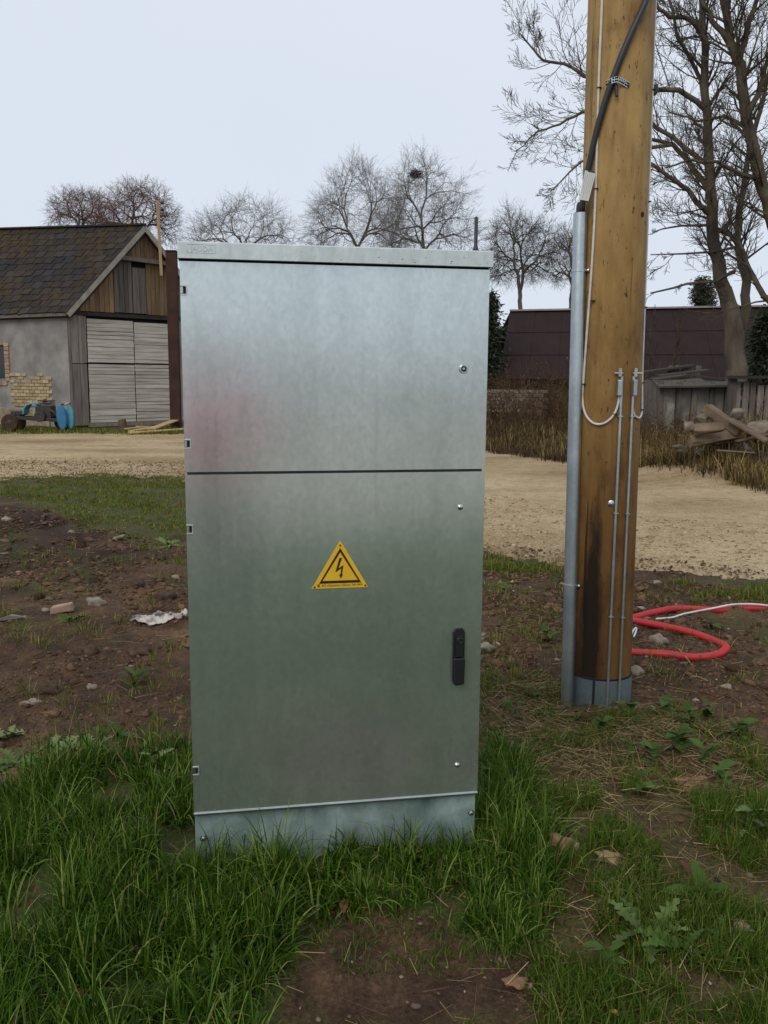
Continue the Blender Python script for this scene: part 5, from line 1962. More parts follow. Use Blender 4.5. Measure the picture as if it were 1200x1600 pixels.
def build_cabinet():
    W, D = CAB_W, CAB_D
    root = thing('electrical_cabinet', 'tall galvanised steel electrical cabinet with two doors and yellow warning triangle', 'cabinet', (CAB_X, CAB_Y, 0), CAB_YAW)
    ZB, ZS, ZT = 0.185, 1.2253, 1.8165                     # door foot, split, door head
    # carcass behind the doors
    t = MB()
    t.box((W / 2, D / 2 + .014, (ZB + ZT) / 2 + .01), (W - .006, D - .028, ZT - ZB + .03))
    t.build('body', M_LID, root, bevel=.003)
    # plinth
    t = MB()
    t.box((W / 2 + .001, D / 2 + .006, .03), (W - .002, D - .018, .296))
    pl = t.build('plinth', M_PLIN, root, bevel=.003)
    for x, z in ((.026, .105), (W - .020, .118)):
        t = MB()
        t.lathe([(.011, 0), (.011, .003), (.0065, .0035), (.0065, .008), (.005, .0095)], (x, -.003 + .0, z), (0, -1, 0), 6)
        t.build('bolt', M_SCREW, pl)
    # doors as folded trays with returned edges
    def door(name, x0, x1, z0, z1, notches):
        yf, yb = -.006, .022
        t = MB()
        zc, xc = (z0 + z1) / 2, (x0 + x1) / 2
        # front skin split round the hinge notches on the left edge
        nw, nh = .016, .020
        cuts = sorted(notches)
        t.box(((x0 + nw + x1) / 2, yf + .001, zc), (x1 - x0 - nw, .002, z1 - z0))
        z = z0
        for c in cuts:
            t.box((x0 + nw / 2, yf + .001, (z + c - nh / 2) / 2), (nw, .002, c - nh / 2 - z))
            z = c + nh / 2
        t.box((x0 + nw / 2, yf + .001, (z + z1) / 2), (nw, .002, z1 - z))
        # returns
        t.box((xc, (yf + yb) / 2 + .001, z1 - .001), (x1 - x0, yb - yf - .002, .002))
        t.box((xc, (yf + yb) / 2 + .001, z0 + .001), (x1 - x0, yb - yf - .002, .002))
        t.box((x1 - .001, (yf + yb) / 2 + .001, zc), (.002, yb - yf - .002, z1 - z0 - .004))
        z = z0 + .002
        for c in cuts:
            t.box((x0 + .001, (yf + yb) / 2 + .001, (z + c - nh / 2) / 2), (.002, yb - yf - .002, c - nh / 2 - z))
            z = c + nh / 2
        t.box((x0 + .001, (yf + yb) / 2 + .001, (z + z1 - .002) / 2), (.002, yb - yf - .002, z1 - .002 - z))
        o = t.build(name, M_DOOR, root)
        for c in cuts:
            h = MB()
            h.box((x0 + .008, yf + .008, c), (.016, .012, .020))
            h.build('hinge_recess', M_DARKGAP, o)
            h = MB()
            h.tube([(x0 + .0045, yf + .002, c - .009), (x0 + .0045, yf + .002, c + .009)], .0048, 10)
            hk = h.build('hinge', M_SCREW, o, smooth=True)
            h = MB()
            h.box((x0 + .0175, yf - .0012, c), (.003, .0024, .028))
            h.box((x0 + .008, yf - .0012, c + .012), (.016, .0024, .004))
            h.box((x0 + .008, yf - .0012, c - .012), (.016, .0024, .004))
            h.build('hinge_plate', M_LID, o, bevel=.0006, seg=1)
        return o
    up = door('upper_door', 0.0, W, ZS + .004, ZT, (1.738, 1.31))
    lo = door('lower_door', 0.0, W, ZB, ZS - .004, (1.063, .325))
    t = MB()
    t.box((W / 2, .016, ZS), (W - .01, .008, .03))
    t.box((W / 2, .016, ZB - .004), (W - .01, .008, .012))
    t.build('gasket_or_shade_strip', M_RUBBER, root)
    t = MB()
    t.box((W / 2, .010, ZT + .006), (W - .004, .030, .0105))  # dark strip painting the shade under the lid
    t.build('gasket_or_shade_strip', M_DARKGAP, root)
    # folded bright lip at the door foot
    t = MB()
    t.box((W / 2, -.009, ZB + .0005), (W, .006, .007))
    t.build('drip_edge', M_SCREW, lo, bevel=.001)
    # upper round lock
    t = MB()
    c = (W - .074, -.006, 1.528)
    t.lathe([(.0135, 0), (.0135, .003), (.012, .006), (.0085, .006), (.0085, .002), (.001, .002)], c, (0, -1, 0), 24)
    lk = t.build('lock', M_SCREW, up, smooth=True)
    t = MB()
    t.lathe([(.0085, .0005), (.0085, .0025), (.001, .0026)], c, (0, -1, 0), 16)
    t.build('keyhole', M_DARKGAP, lk)
    t = MB()
    t.lathe([(.0045, .002), (.004, .0055), (.001, .006)], c, (0, -1, 0), 12)
    t.build('key_pin', M_SCREW, lk)
    # dome screws on the lower door
    for z in (1.113, .284):
        t = MB()
        t.lathe([(.0088, 0), (.0085, .0018), (.0065, .0046), (.003, .0062), (.0005, .0066)], (W - .0735 - (.002 if z > 1 else -.004), -.006, z), (0, -1, 0), 18)
        t.build('dome_screw', M_SCREW, lo, smooth=True)
    # swing handle in its escutcheon
    hx, z0, z1 = W - .0735, .553, .738
    t = MB()
    ol = [(-.0185, .012), (-.012, 0), (.012, 0), (.0185, .012), (.0185, z1 - z0 - .014), (.011, z1 - z0 - .001), (-.011, z1 - z0 - .001), (-.0185, z1 - z0 - .014)]
    t.prism(ol, (hx, -.0065, z0), (1, 0, 0), (0, 0, 1), (0, -1, 0), .012)
    hd = t.build('handle', M_BLACKP, lo, bevel=.0025)
    t = MB()
    t.prism([(-.0155, .006), (.0155, .006), (.0175, .09), (-.0175, .09)], (hx, -.0185, z0), (1, 0, 0), (0, 0, 1), (0, -1, 0), .013)
    t.build('grip', M_BLACKP, hd, bevel=.003)
    t = MB()
    t.prism([(-.0115, .093), (.0115, .093), (.0115, .150), (.006, .161), (-.006, .161), (-.0115, .150)], (hx, -.0185, z0), (1, 0, 0), (0, 0, 1), (0, -1, 0), .008)
    t.lathe([(.0105, .008), (.0105, .012), (.007, .0125), (.0065, .011), (.001, .011)], (hx + .001, -.0185, z0 + .146), (0, -1, 0), 16)
    t.build('lock_cover', M_BLACKP, hd, bevel=.002)
    # lid
    t = MB()
    ov, f = .0035, .03
    zl0, zl1 = 1.822, 1.864
    x0, x1, y0, y1 = -ov, W + ov, -f, D + .02
    ty = .0015
    t.box(((x0 + x1) / 2, y0 + ty / 2, (zl0 + zl1) / 2), (x1 - x0, ty, zl1 - zl0))
    t.box(((x0 + x1) / 2, y1 - ty / 2, (zl0 + zl1) / 2), (x1 - x0, ty, zl1 - zl0))
    t.box((x0 + ty / 2, (y0 + y1) / 2, (zl0 + zl1) / 2), (ty, y1 - y0 - 2 * ty, zl1 - zl0))
    t.box((x1 - ty / 2, (y0 + y1) / 2, (zl0 + zl1) / 2), (ty, y1 - y0 - 2 * ty, zl1 - zl0))
    t.hexa([(x0, y0, zl1), (x1, y0, zl1), (x1, y1, zl1), (x0, y1, zl1), (x0 + .002, y0 + .002, zl1 + .003), (x1 - .002, y0 + .002, zl1 + .003), (x1 - .002, y1 - .002, zl1 + .003), (x0 + .002, y1 - .002, zl1 + .003)])
    t.box(((x0 + x1) / 2, y0 + .010, zl0 + .001), (x1 - x0, .016, .002))
    lid = t.build('lid', M_LID, root)
    # pressed maker's mark
    t = MB()
    lx0, lx1, lz0, lz1 = .022, .098, zl0 + .015, zl0 + .037
    for a, b_, c_, d_ in ((lx0, lz0, lx1, lz0), (lx0, lz1, lx1, lz1), (lx0, lz0, lx0, lz1), (lx1, lz0, lx1, lz1)):
        t.bar((a, y0 - .0006, b_), (c_, y0 - .0006, d_), .0012, .0014, up=(0, -1, 0))
    t.build('embossed_frame', M_LID, lid)
    text_obj('embossed_lettering', 'JAUDA', .020, M_LID, lid, (lx0 + .008, y0 - .0004, lz0 + .004), (PI / 2, 0, 0), .0012, 1.02)
    # water drops along the lid edge
    R_ = random.Random(3)
    t = MB()
    for k in range(26):
        x = R_.uniform(.1, W - .01)
        z = zl0 + abs(R_.gauss(0, .013)) + .002
        if z > zl1 - .002:
            continue
        r = R_.uniform(.0008, .0024)
        t.lathe([(r, 0), (r * .8, r * .5), (r * .1, r * .8)], (x, y0, z), (0, -1, 0), 7)
    o = t.build('water_drops', simple('water_drop', (.45, .48, .5), None, 5, .05, 1.0, bmp=0), lid, smooth=True)
    o['kind'] = 'stuff'
    # antenna on the lid
    t = MB()
    ax, ay, az = W - .034, .03, zl1 + .003
    t.lathe([(.022, 0), (.022, .003), (.012, .007), (.0085, .012), (.0055, .024), (.0055, .100), (.0042, .104)], (ax, ay, az), (0, 0, 1), 16)
    t.build('antenna', M_BLACKP, root, smooth=True)
    # warning triangle
    SC = 1.08
    YL = simple('sign_yellow', (.72, .44, .025), (.66, .39, .02), 30, .35, bmp=.02)
    BKS = simple('sign_black', (.025, .008, .008), None, 8, .5, bmp=0)
    s = .158
    h = .1305
    ox, oz = .4475, .8745
    t = MB()
    t.prism([(-s / 2, 0), (s / 2, 0), (.0025, h), (-.0025, h)], (ox, -.0065, oz), (1, 0, 0), (0, 0, 1), (0, -1, 0), .0016)
    sg = t.build('warning_sign', YL, root)
    y = -.0083
    # border: triangle ring
    def tri(w, z0, h_):
        return [(-w / 2, z0), (w / 2, z0), (0, z0 + h_)]
    o_, i_ = tri(.118, .0140, .0994), tri(.0995, .0215, .0800)
    V = [Vector((ox + a, y, oz + b_)) for a, b_ in o_ + i_] + [Vector((ox + a, y - .0006, oz + b_)) for a, b_ in o_ + i_]
    F = []
    for k in range(3):
        k2 = (k + 1) % 3
        F += [(6 + k, 6 + k2, 9 + k2, 9 + k), (k, k2, 6 + k2, 6 + k), (3 + k2, 3 + k, 9 + k, 9 + k2), (k, 3 + k, 3 + k2, k2)]
    MB().add(V, F).build('border', BKS, sg)
    # arrow headed flash
    k_ = .0001085 * 1.2
    def U(a, b_):
        return ((a - 568) * .158 / 795, (800 - b_) * .1305 / 650)
    bolt = [U(*q) for q in ((556, 378), (592, 376), (543, 520), (612, 478), (594, 604), (606, 606), (576, 668), (552, 606), (572, 608), (584, 520), (500, 578))]
    bolt.reverse()
    bm_ = MB()
    bm_.prism(bolt, (ox, y, oz), (1, 0, 0), (0, 0, 1), (0, -1, 0), .0006)
    bm_.build('flash', BKS, sg)
    for a, b_ in ((568, 200), (208, 795), (924, 775)):
        q = U(a, b_)
        t = MB()
        t.lathe([(.0026, 0), (.0024, .0014), (.001, .002)], (ox + q[0], y, oz + max(q[1], .004)), (0, -1, 0), 12)
        t.build('rivet', BKS, sg, smooth=True)
    # operator mark and line of print
    q = U(268, 778)
    t = MB()
    n = 20
    arc = [(math.cos(a) * .004, math.sin(a) * .004) for a in np.linspace(.6, 2 * PI - .6, n)] + [(math.cos(a) * .0016 + .001, math.sin(a) * .0016) for a in np.linspace(2 * PI - .6, .6, n)]
    t.prism(arc, (ox + q[0], y, oz + .0085), (1, 0, 0), (0, 0, 1), (0, -1, 0), .0005)
    t.build('emblem', BKS, sg)
    text_obj('lettering', 'AS «Sadales tīkls»', .0098, BKS, sg, (ox - .052, y - .0002, oz + .0052), (PI / 2, 0, 0), .0003, 1.12)
    text_obj('lettering', 'Tālr. 8403', .0072, BKS, sg, (ox + .032, y - .0002, oz + .0062), (PI / 2, 0, 0), .0003, 1.0)
    sg.scale = (SC, 1, SC)
    sg.location = (ox * (1 - SC), 0, oz * (1 - SC))


build_cabinet()


# ================================================================== THE UTILITY POLE
def pole_mat():
    m, nt, b = new_mat('pole_wood')
    v = coords(nt, 'Object')
    vs = coords(nt, 'Object', (1, 1, .06))
    vm = coords(nt, 'Object', (1, 1, .22))
    grain, streak, blot, fleck = noise(nt, vs, 30, 6, .6), noise(nt, vm, 6, 5, .6), noise(nt, coords(nt, 'Object', (1, 1, .45)), 5.5, 6, .65), noise(nt, coords(nt, 'Object', (1, 1, .35)), 62, 3, .6)
    # wood tone darker and richer towards the foot
    sx = nt.nodes.new('ShaderNodeSeparateXYZ')
    tc = nt.nodes.new('ShaderNodeTexCoord')
    nt.links.new(tc.outputs['Object'], sx.inputs[0])
    hz = nd(nt, 'ShaderNodeMapRange')
    hz.inputs[1].default_value = .2
    hz.inputs[2].default_value = 2.4
    nt.links.new(sx.outputs['Z'], hz.inputs[0])
    ad = nd(nt, 'ShaderNodeMath', operation='MULTIPLY_ADD')
    ad.inputs[1].default_value = .55
    nt.links.new(streak, ad.inputs[0])
    hm = nd(nt, 'ShaderNodeMath', operation='MULTIPLY')
    hm.inputs[1].default_value = .52
    nt.links.new(hz.outputs[0], hm.inputs[0])
    nt.links.new(hm.outputs[0], ad.inputs[2])
    c = ramp(nt, ad.outputs[0], [(.16, (.066, .030, .009)), (.36, (.150, .074, .021)), (.62, (.245, .142, .044)), (.90, (.38, .25, .098))]).outputs[0]
    c = mixc(nt, .6, c, ramp(nt, grain, [(.3, (.62, .58, .52)), (.5, (1, 1, 1)), (.72, (1.18, 1.17, 1.14))]).outputs[0], 'MULTIPLY')
    c = mixc(nt, .95, c, ramp(nt, blot, [(.32, (.36, .28, .22)), (.46, (.86, .82, .78)), (.56, (1.02, 1, .98)), (.70, (1.2, 1.17, 1.1))]).outputs[0], 'MULTIPLY')
    c = mixc(nt, 1.0, c, ramp(nt, fleck, [(.295, (.24, .19, .15)), (.36, (1, 1, 1)), (.67, (1, 1, 1)), (.74, (1.4, 1.36, 1.25))]).outputs[0], 'MULTIPLY')
    crk = noise(nt, coords(nt, 'Object', (1, 1, .018)), 34, 3, .5)
    c = mixc(nt, 1.0, c, ramp(nt, crk, [(.305, (.26, .2, .16)), (.335, (1, 1, 1)), (.9, (1, 1, 1))]).outputs[0], 'MULTIPLY')
    # dark oily stain low on the left front
    mp = nt.nodes.new('ShaderNodeMapping')
    mp.inputs['Location'].default_value = (.080 * 24, .10 * 5, -.30 * 1.5)
    mp.inputs['Scale'].default_value = (24, 5, 1.5)
    nt.links.new(tc.outputs['Object'], mp.inputs[0])
    ln = nd(nt, 'ShaderNodeVectorMath', operation='LENGTH')
    nt.links.new(mp.outputs[0], ln.inputs[0])
    sa = nd(nt, 'ShaderNodeMath', operation='MULTIPLY_ADD')
    sa.inputs[1].default_value = 1.1
    nt.links.new(noise(nt, vm, 22, 5, .6), sa.inputs[0])
    nt.links.new(ln.outputs['Value'], sa.inputs[2])
    sm = nd(nt, 'ShaderNodeMapRange')
    sm.inputs[1].default_value = 1.22
    sm.inputs[2].default_value = 1.62
    sm.inputs[3].default_value = .93
    sm.inputs[4].default_value = 0
    nt.links.new(sa.outputs[0], sm.inputs[0])
    c = mixc(nt, sm.outputs[0], c, (.011, .007, .004))
    nt.links.new(c, b.inputs['Base Color'])
    b.inputs['Roughness'].default_value = .62
    b.inputs['Specular IOR Level'].default_value = .25
    hb = nd(nt, 'ShaderNodeMath', operation='ADD')
    nt.links.new(grain, hb.inputs[0])
    nt.links.new(fleck, hb.inputs[1])
    bump(nt, b, hb.outputs[0], .45, .004)
    return m


def build_pole():
    gl, gr = G(893, 1098), G(992, 1098)
    r = (gr.x - gl.x) / 2 * .985
    cx = (gl.x + gr.x) / 2 + .004
    base = Vector((cx, gl.y + r * .75, 0))
    root = thing('utility_pole', 'round brown wooden utility pole with galvanised conduit and earthing rods', 'pole', base)
    H = 7.0
    # lean: take the pole's axis from its edges in the photograph at the frame top
    yt = base.y
    at = AT(971, 0, yt)
    lean = (at.x - cx) / at.z
    lean_v = Vector((lean, 0, 1))

    def ax(z):
        return Vector((lean * z, 0, z))
    n = 40
    t = MB()
    V, F = [], []
    zs = [-.25] + [i * .25 for i in range(29)]
    R_ = random.Random(2)
    ph = [R_.uniform(0, 6) for _ in range(6)]
    for z in zs:
        rr = r * (1.0 - .012 * z)
        for k in range(n):
            a = 2 * PI * k / n
            w = 1 + .006 * math.sin(3 * a + ph[0] + z * .5) + .004 * math.sin(5 * a + ph[1] - z * .9)
            # one shallow flat shaved along the left front
            da = math.atan2(math.sin(a - math.radians(238)), math.cos(a - math.radians(238)))
            w = min(w, .965 / max(math.cos(da), .3)) if abs(da) < .5 else w
            V.append(ax(z) + Vector((math.cos(a) * rr * w, math.sin(a) * rr * w, 0)))
    for i in range(len(zs) - 1):
        for k in range(n):
            k2 = (k + 1) % n
            F.append((i * n + k, i * n + k2, (i + 1) * n + k2, (i + 1) * n + k))
    F.append(tuple((len(zs) - 1) * n + k for k in range(n)))
    t.add(V, F)
    t.build('trunk', pole_mat(), root, smooth=True)

    def surf(px, py, out=0.0):
        """point on the pole skin seen along a sight line, in pole coordinates"""
        o, d = Vector((0, 0, EYE)), ray(px, py).normalized()
        q = o - base
        best = None
        rr = r * 1.0 + out
        for _ in range(3):
            # cylinder about the leaning axis
            A = Vector((d.x - lean * d.z, d.y))
            B = Vector((q.x - lean * q.z, q.y))
            a_, b_, c_ = A.dot(A), 2 * A.dot(B), B.dot(B) - rr * rr
            disc = b_ * b_ - 4 * a_ * c_
            tt = -b_ / (2 * a_) if disc < 0 else (-b_ - math.sqrt(disc)) / (2 * a_)
            p = q + d * tt
            rr = r * (1 - .012 * p.z) + out
        if disc < 0:                                       # just past the edge: pull back to the skin
            c2 = ax(p.z)
            v = Vector((p.x - c2.x, p.y, 0)).normalized() * rr
            p = c2 + v
        return p
    nrm = lambda p: Vector((p.x - lean * p.z, p.y, 0)).normalized()
    # metal collar round the foot
    t = MB()
    prof = [(r * 1.012, -.2), (r * 1.012, .118), (r * 1.002, .120)]
    t.lathe(prof, (0, 0, 0), (0, 0, 1), 40)
    col = t.build('foot_collar', galv('collar_zinc', (.045, .06, .062), (.095, .12, .125), .6, 6, .3, metal=.3), root, smooth=True)
    t = MB()
    p = surf(927, 1090, .003)
    nn = nrm(p)
    t.box((p.x, p.y, .06), (.010, .006, .118), Matrix.Rotation(math.atan2(nn.y, nn.x) + PI / 2, 3, 'Z'))
    t.build('collar_seam', M_DARKGAP, col)
    t = MB()
    t.lathe([(r * 1.014, .118), (r * 1.02, .121), (r * 1.014, .126), (r, .127)], (0, 0, 0), (0, 0, 1), 40)
    t.build('collar_rim', M_DARKGAP, col, smooth=True)
    # galvanised conduit on the left
    ytop, ybot = AT(907, 333, base.y - .06) - base, G(886, 1092) - base
    ybot = Vector((ybot.x, -.06, -.05))
    g0 = Vector(AT(887, 1085, base.y - .06) - base)
    d = (ytop - g0)
    bot = g0 - d * (.12 + g0.z) / d.z
    pr = 10.3 / FPX * (base.y) * 1.0
    t = MB()
    t.tube([bot, g0, g0.lerp(ytop, .5), ytop], pr, 24)
    cd = t.build('conduit', M_PIPE, root, smooth=True)
    t = MB()
    t.tube([ytop - d.normalized() * .03, ytop + d.normalized() * .0015], pr * .93, 20)
    t.build('conduit_mouth', M_DARKGAP, cd)
    axis = d.normalized()

    def pt(py):
        f = 0
        z = AT(900, py, base.y - .06).z
        return g0 + d * ((z - g0.z) / d.z)
    for py, sx_ in ((423, 919), (914, 905)):
        c = pt(py)
        t = MB()
        t.lathe([(pr * 1.03, -.006), (pr * 1.09, -.006), (pr * 1.09, .006), (pr * 1.03, .006)], c, axis, 24)
        e = c + Vector((pr * 1.0, -.006, 0))
        f = surf(sx_, py, .004)
        t.bar(e + Vector((-.004, -.0, 0)), Vector((f.x, f.y, c.z)), .011, .003, up=(0, 1, 0))
        s_ = t.build('pipe_strap', M_PIPE, cd, smooth=True)
        t = MB()
        nn = nrm(f)
        t.lathe([(.008, 0), (.008, .004), (.0045, .007), (.002, .008)], Vector((f.x, f.y, c.z)), nn, 8)
        t.build('screw', M_SCREW, s_)
    # black cable out of the conduit and up across the pole
    cb = []
    for px, py, out in ((909, 326, None), (911, 310, None), (914, 290, None), (921, 255, .02), (932, 205, .016), (945, 160, .014), (958, 122, .014), (972, 85, .015), (985, 55, .016), (999, 25, .018), (1010, 0, .02), (1024, -40, .024), (1034, -90, .03), (1040, -160, .03)):
        if out is None:
            cb.append(Vector(AT(px, py, base.y - .075) - base))
        else:
            cb.append(surf(px, py, out))
    cb = [ytop - axis * .2, ytop - axis * .02] + cb
    # smooth polyline
    def smooth(P, n=5):
        out = []
        for i in range(len(P) - 1):
            p0, p1, p2, p3 = P[max(i - 1, 0)], P[i], P[i + 1], P[min(i + 2, len(P) - 1)]
            for k in range(n):
                t_ = k / n
                out.append(.5 * ((2 * p1) + (p2 - p0) * t_ + (2 * p0 - 5 * p1 + 4 * p2 - p3) * t_ ** 2 + (3 * p1 - p0 - 3 * p2 + p3) * t_ ** 3))
        return out + [P[-1]]
    t = MB()
    t.tube(smooth(cb), .0135, 14)
    cab = t.build('power_cable', simple('black_cable', (.018, .02, .023), (.012, .013, .015), 12, .5, bmp=.05), root, smooth=True)
    t = MB()
    t.tube([ytop + axis * .0, ytop + axis * .03, ytop + axis * .045], [.020, .019, .0145], 14)
    t.build('cable_sleeve', M_BLACKP, cab, smooth=True)
    # white tag tied to the cable
    a = Vector(AT(924, 268, base.y - .125) - base)
    b_ = Vector(AT(913, 314, base.y - .125) - base)
    dv = (b_ - a).normalized()
    sd = dv.cross(Vector((0, 1, 0))).normalized()
    if sd.x < 0:
        sd = -sd
    t = MB()
    mid = (a + b_) / 2
    hw, hl = .0235, (b_ - a).length / 2
    t.prism([(-hw, -hl), (hw, -hl), (hw * .9, hl), (-hw * .85, hl)], mid + Vector((-.004, 0, 0)), sd, dv, Vector((0, -1, 0)), .0015)
    tg = t.build('tag', simple('white_tag', (.62, .62, .59), (.52, .52, .49), 25, .5, bmp=0), cab)
    t = MB()
    for k in range(5):
        f = -.7 + 1.4 * k / 4
        t.bar(mid + sd * hw * f - dv * hl * .8 + Vector((-.004, -.0018, 0)), mid + sd * hw * f * .9 + dv * hl * (.5 + .3 * (k % 2)) + Vector((-.004, -.0018, 0)), .0012, .0004, up=(0, -1, 0))
    t.build('print_lines', simple('grey_print', (.25, .25, .25), None, 5, .6, bmp=0), tg)
    t = MB()
    for e in (a, b_):
        t.bar(e - sd * .012 + Vector((-.004, -.003, 0)), e + sd * .016 + Vector((0, -.004, 0)), .004, .003, up=(0, -1, 0))
    t.build('cable_tie', M_BLACKP, tg)
    # perforated strap over the cable with its bolt
    t = MB()
    A, B, C_ = surf(948, 130, .018), surf(962, 124, .032), surf(982, 133, .006)
    st = smooth([A, B, surf(972, 127, .014), C_], 4)
    for i in range(len(st) - 1):
        t.bar(st[i], st[i + 1] + (st[i + 1] - st[i]) * .08, .0225, .0015, up=tuple(nrm(st[i])))
    sp = t.build('perforated_strap', M_SCREW, root)
    for i in range(0, len(st), 1):
        for q in (-.0055, .0055):
            hl_ = MB()
            p = st[i] + nrm(st[i]) * .0012 + Vector((0, 0, q + (.001 if i % 2 else 0)))
            hl_.lathe([(.0043, 0), (.0043, .0006), (.0001, .0007)], p, nrm(st[i]), 8)
            hl_.build('strap_hole', M_DARKGAP, sp)
    t = MB()
    p = surf(962, 132, .012)
    t.tube([p, p + Vector((.004, -.012, -.05))], [.008, .0065], 8)
    t.build('strap_bolt', M_BLACKP, sp, smooth=True)
    # white earth wires with their loops
    WW = simple('white_wire', (.62, .60, .57), (.48, .46, .43), 30, .5, bmp=.05)
    w1 = [(943, -80), (941, -20), (940, 20), (937, 90), (935, 150), (933, 220), (931, 290), (928, 360), (923, 440), (917, 520), (912, 590), (910, 622), (914, 645), (924, 659), (936, 663), (948, 659), (959, 648), (966, 630), (968, 606)]
    t = MB()
    t.tube(smooth([surf(px, py, .006) for px, py in w1]), .0052, 8)
    e1 = t.build('earth_wire', WW, root, smooth=True)
    w2 = [(1030, -80), (1027, 0), (1024, 100), (1021, 200), (1017, 300), (1013, 400), (1010, 500), (1009, 580), (1010, 625), (1007, 644), (999, 653), (991, 648), (988, 630), (989, 606)]
    t = MB()
    t.tube(smooth([surf(px, py, .005 if py > 590 else .001) for px, py in w2]), .0045, 8)
    e2 = t.build('earth_wire', WW, root, smooth=True)
    # wire staples
    for par, L_ in ((e1, ((936, 137), (931, 295), (926, 470), (912, 600), (961, 647))), (e2, ((1023, 140), (1016, 315), (1012, 480), (1010, 598), (1008, 640)))):
        for px, py in L_:
            p = surf(px, py, .007)
            t = MB()
            t.box(p, (.018, .012, .004), Matrix.Rotation(math.atan2(nrm(p).y, nrm(p).x) + PI / 2, 3, 'Z'))
            t.build('staple', M_DARKGAP, par)
    # two earthing rods with clamps
    for k, (top, bt, cl) in enumerate((((972, 588), (948, 1110), (968, 606)), ((990, 588), (966, 1112), (989, 606)))):
        P = [surf(top[0] + (bt[0] - top[0]) * f, top[1] + (bt[1] - top[1]) * f, .009) for f in np.linspace(0, 1, 8)]
        P[-1] = P[-1] + Vector((0, -.004, -.08))
        t = MB()
        t.tube(P, .0062, 10)
        rd = t.build('earthing_rod', M_PIPE, root, smooth=True)
        nn = nrm(P[0])
        t = MB()
        c = surf(cl[0] + (2 if k else 0), cl[1], .016)
        t.box(c, (.020, .022, .072), Matrix.Rotation(math.atan2(nn.y, nn.x) + PI / 2, 3, 'Z'))
        cm = t.build('clamp', M_PIPE, rd, bevel=.004)
        t = MB()
        q = surf(cl[0] + (4 if k else 1), cl[1] - 22, .014)
        t.tube([q + Vector((-.026 if not k else -.012, 0, .002)), q + Vector((.012 if not k else .028, 0, .002))], .0045, 8)
        t.tube([q + Vector((0, 0, -.012)), q + Vector((0, 0, .024))], .0085, 8)
        t.build('clamp_bolt', M_SCREW, cm, smooth=True)
        for f in (.12, .41, .72):
            p = P[0].lerp(P[-1], f)
            py = top[1] + (bt[1] - top[1]) * f
            p = surf(top[0] + (bt[0] - top[0]) * f, py, .012)
            t = MB()
            t.box(p, (.022, .012, .0055), Matrix.Rotation(math.atan2(nrm(p).y, nrm(p).x) + PI / 2, 3, 'Z'))
            t.build('rod_staple', M_PIPE, rd)
    # round date nail
    p = surf(955, 787, 0)
    t = MB()
    t.lathe([(.0155, -.004), (.0155, .002), (.012, .004), (.006, .0045), (.0055, .007), (.001, .008)], p, nrm(p), 18)
    t.build('date_nail', M_SCREW, root, smooth=True)
    # black bracket on the right side, behind the wire
    t = MB()
    z = AT(1022, 141, base.y).z
    c = ax(z)
    t.prism([(0, -.02), (.02, -.018), (.022, .0), (.018, .022), (0, .018)], (c.x + r * 1.0, -.02, z), (1, 0, 0), (0, 0, 1), (0, 1, 0), .04)
    t.build('bracket', M_BLACKP, root, bevel=.003)
    # knot in the wood
    p = surf(1004, 335, 0)
    t = MB()
    t.lathe([(.012, -.003), (.011, .001), (.006, .0012), (.001, .0005)], p, nrm(p), 12)
    t.build('knot', simple('knot_wood', (.05, .025, .012), None, 40, .7), root, smooth=True)


build_pole()


# ================================================================== red pipe, white cable, rag, weeds, twigs
def cat_rom(P, n=10):
    out = []
    for i in range(len(P) - 1):
        p0, p1, p2, p3 = P[max(i - 1, 0)], P[i], P[i + 1], P[min(i + 2, len(P) - 1)]
        for k in range(n):
            t_ = k / n
            out.append(.5 * ((2 * p1) + (p2 - p0) * t_ + (2 * p0 - 5 * p1 + 4 * p2 - p3) * t_ ** 2 + (3 * p1 - p0 - 3 * p2 + p3) * t_ ** 3))
    return out + [P[-1]]


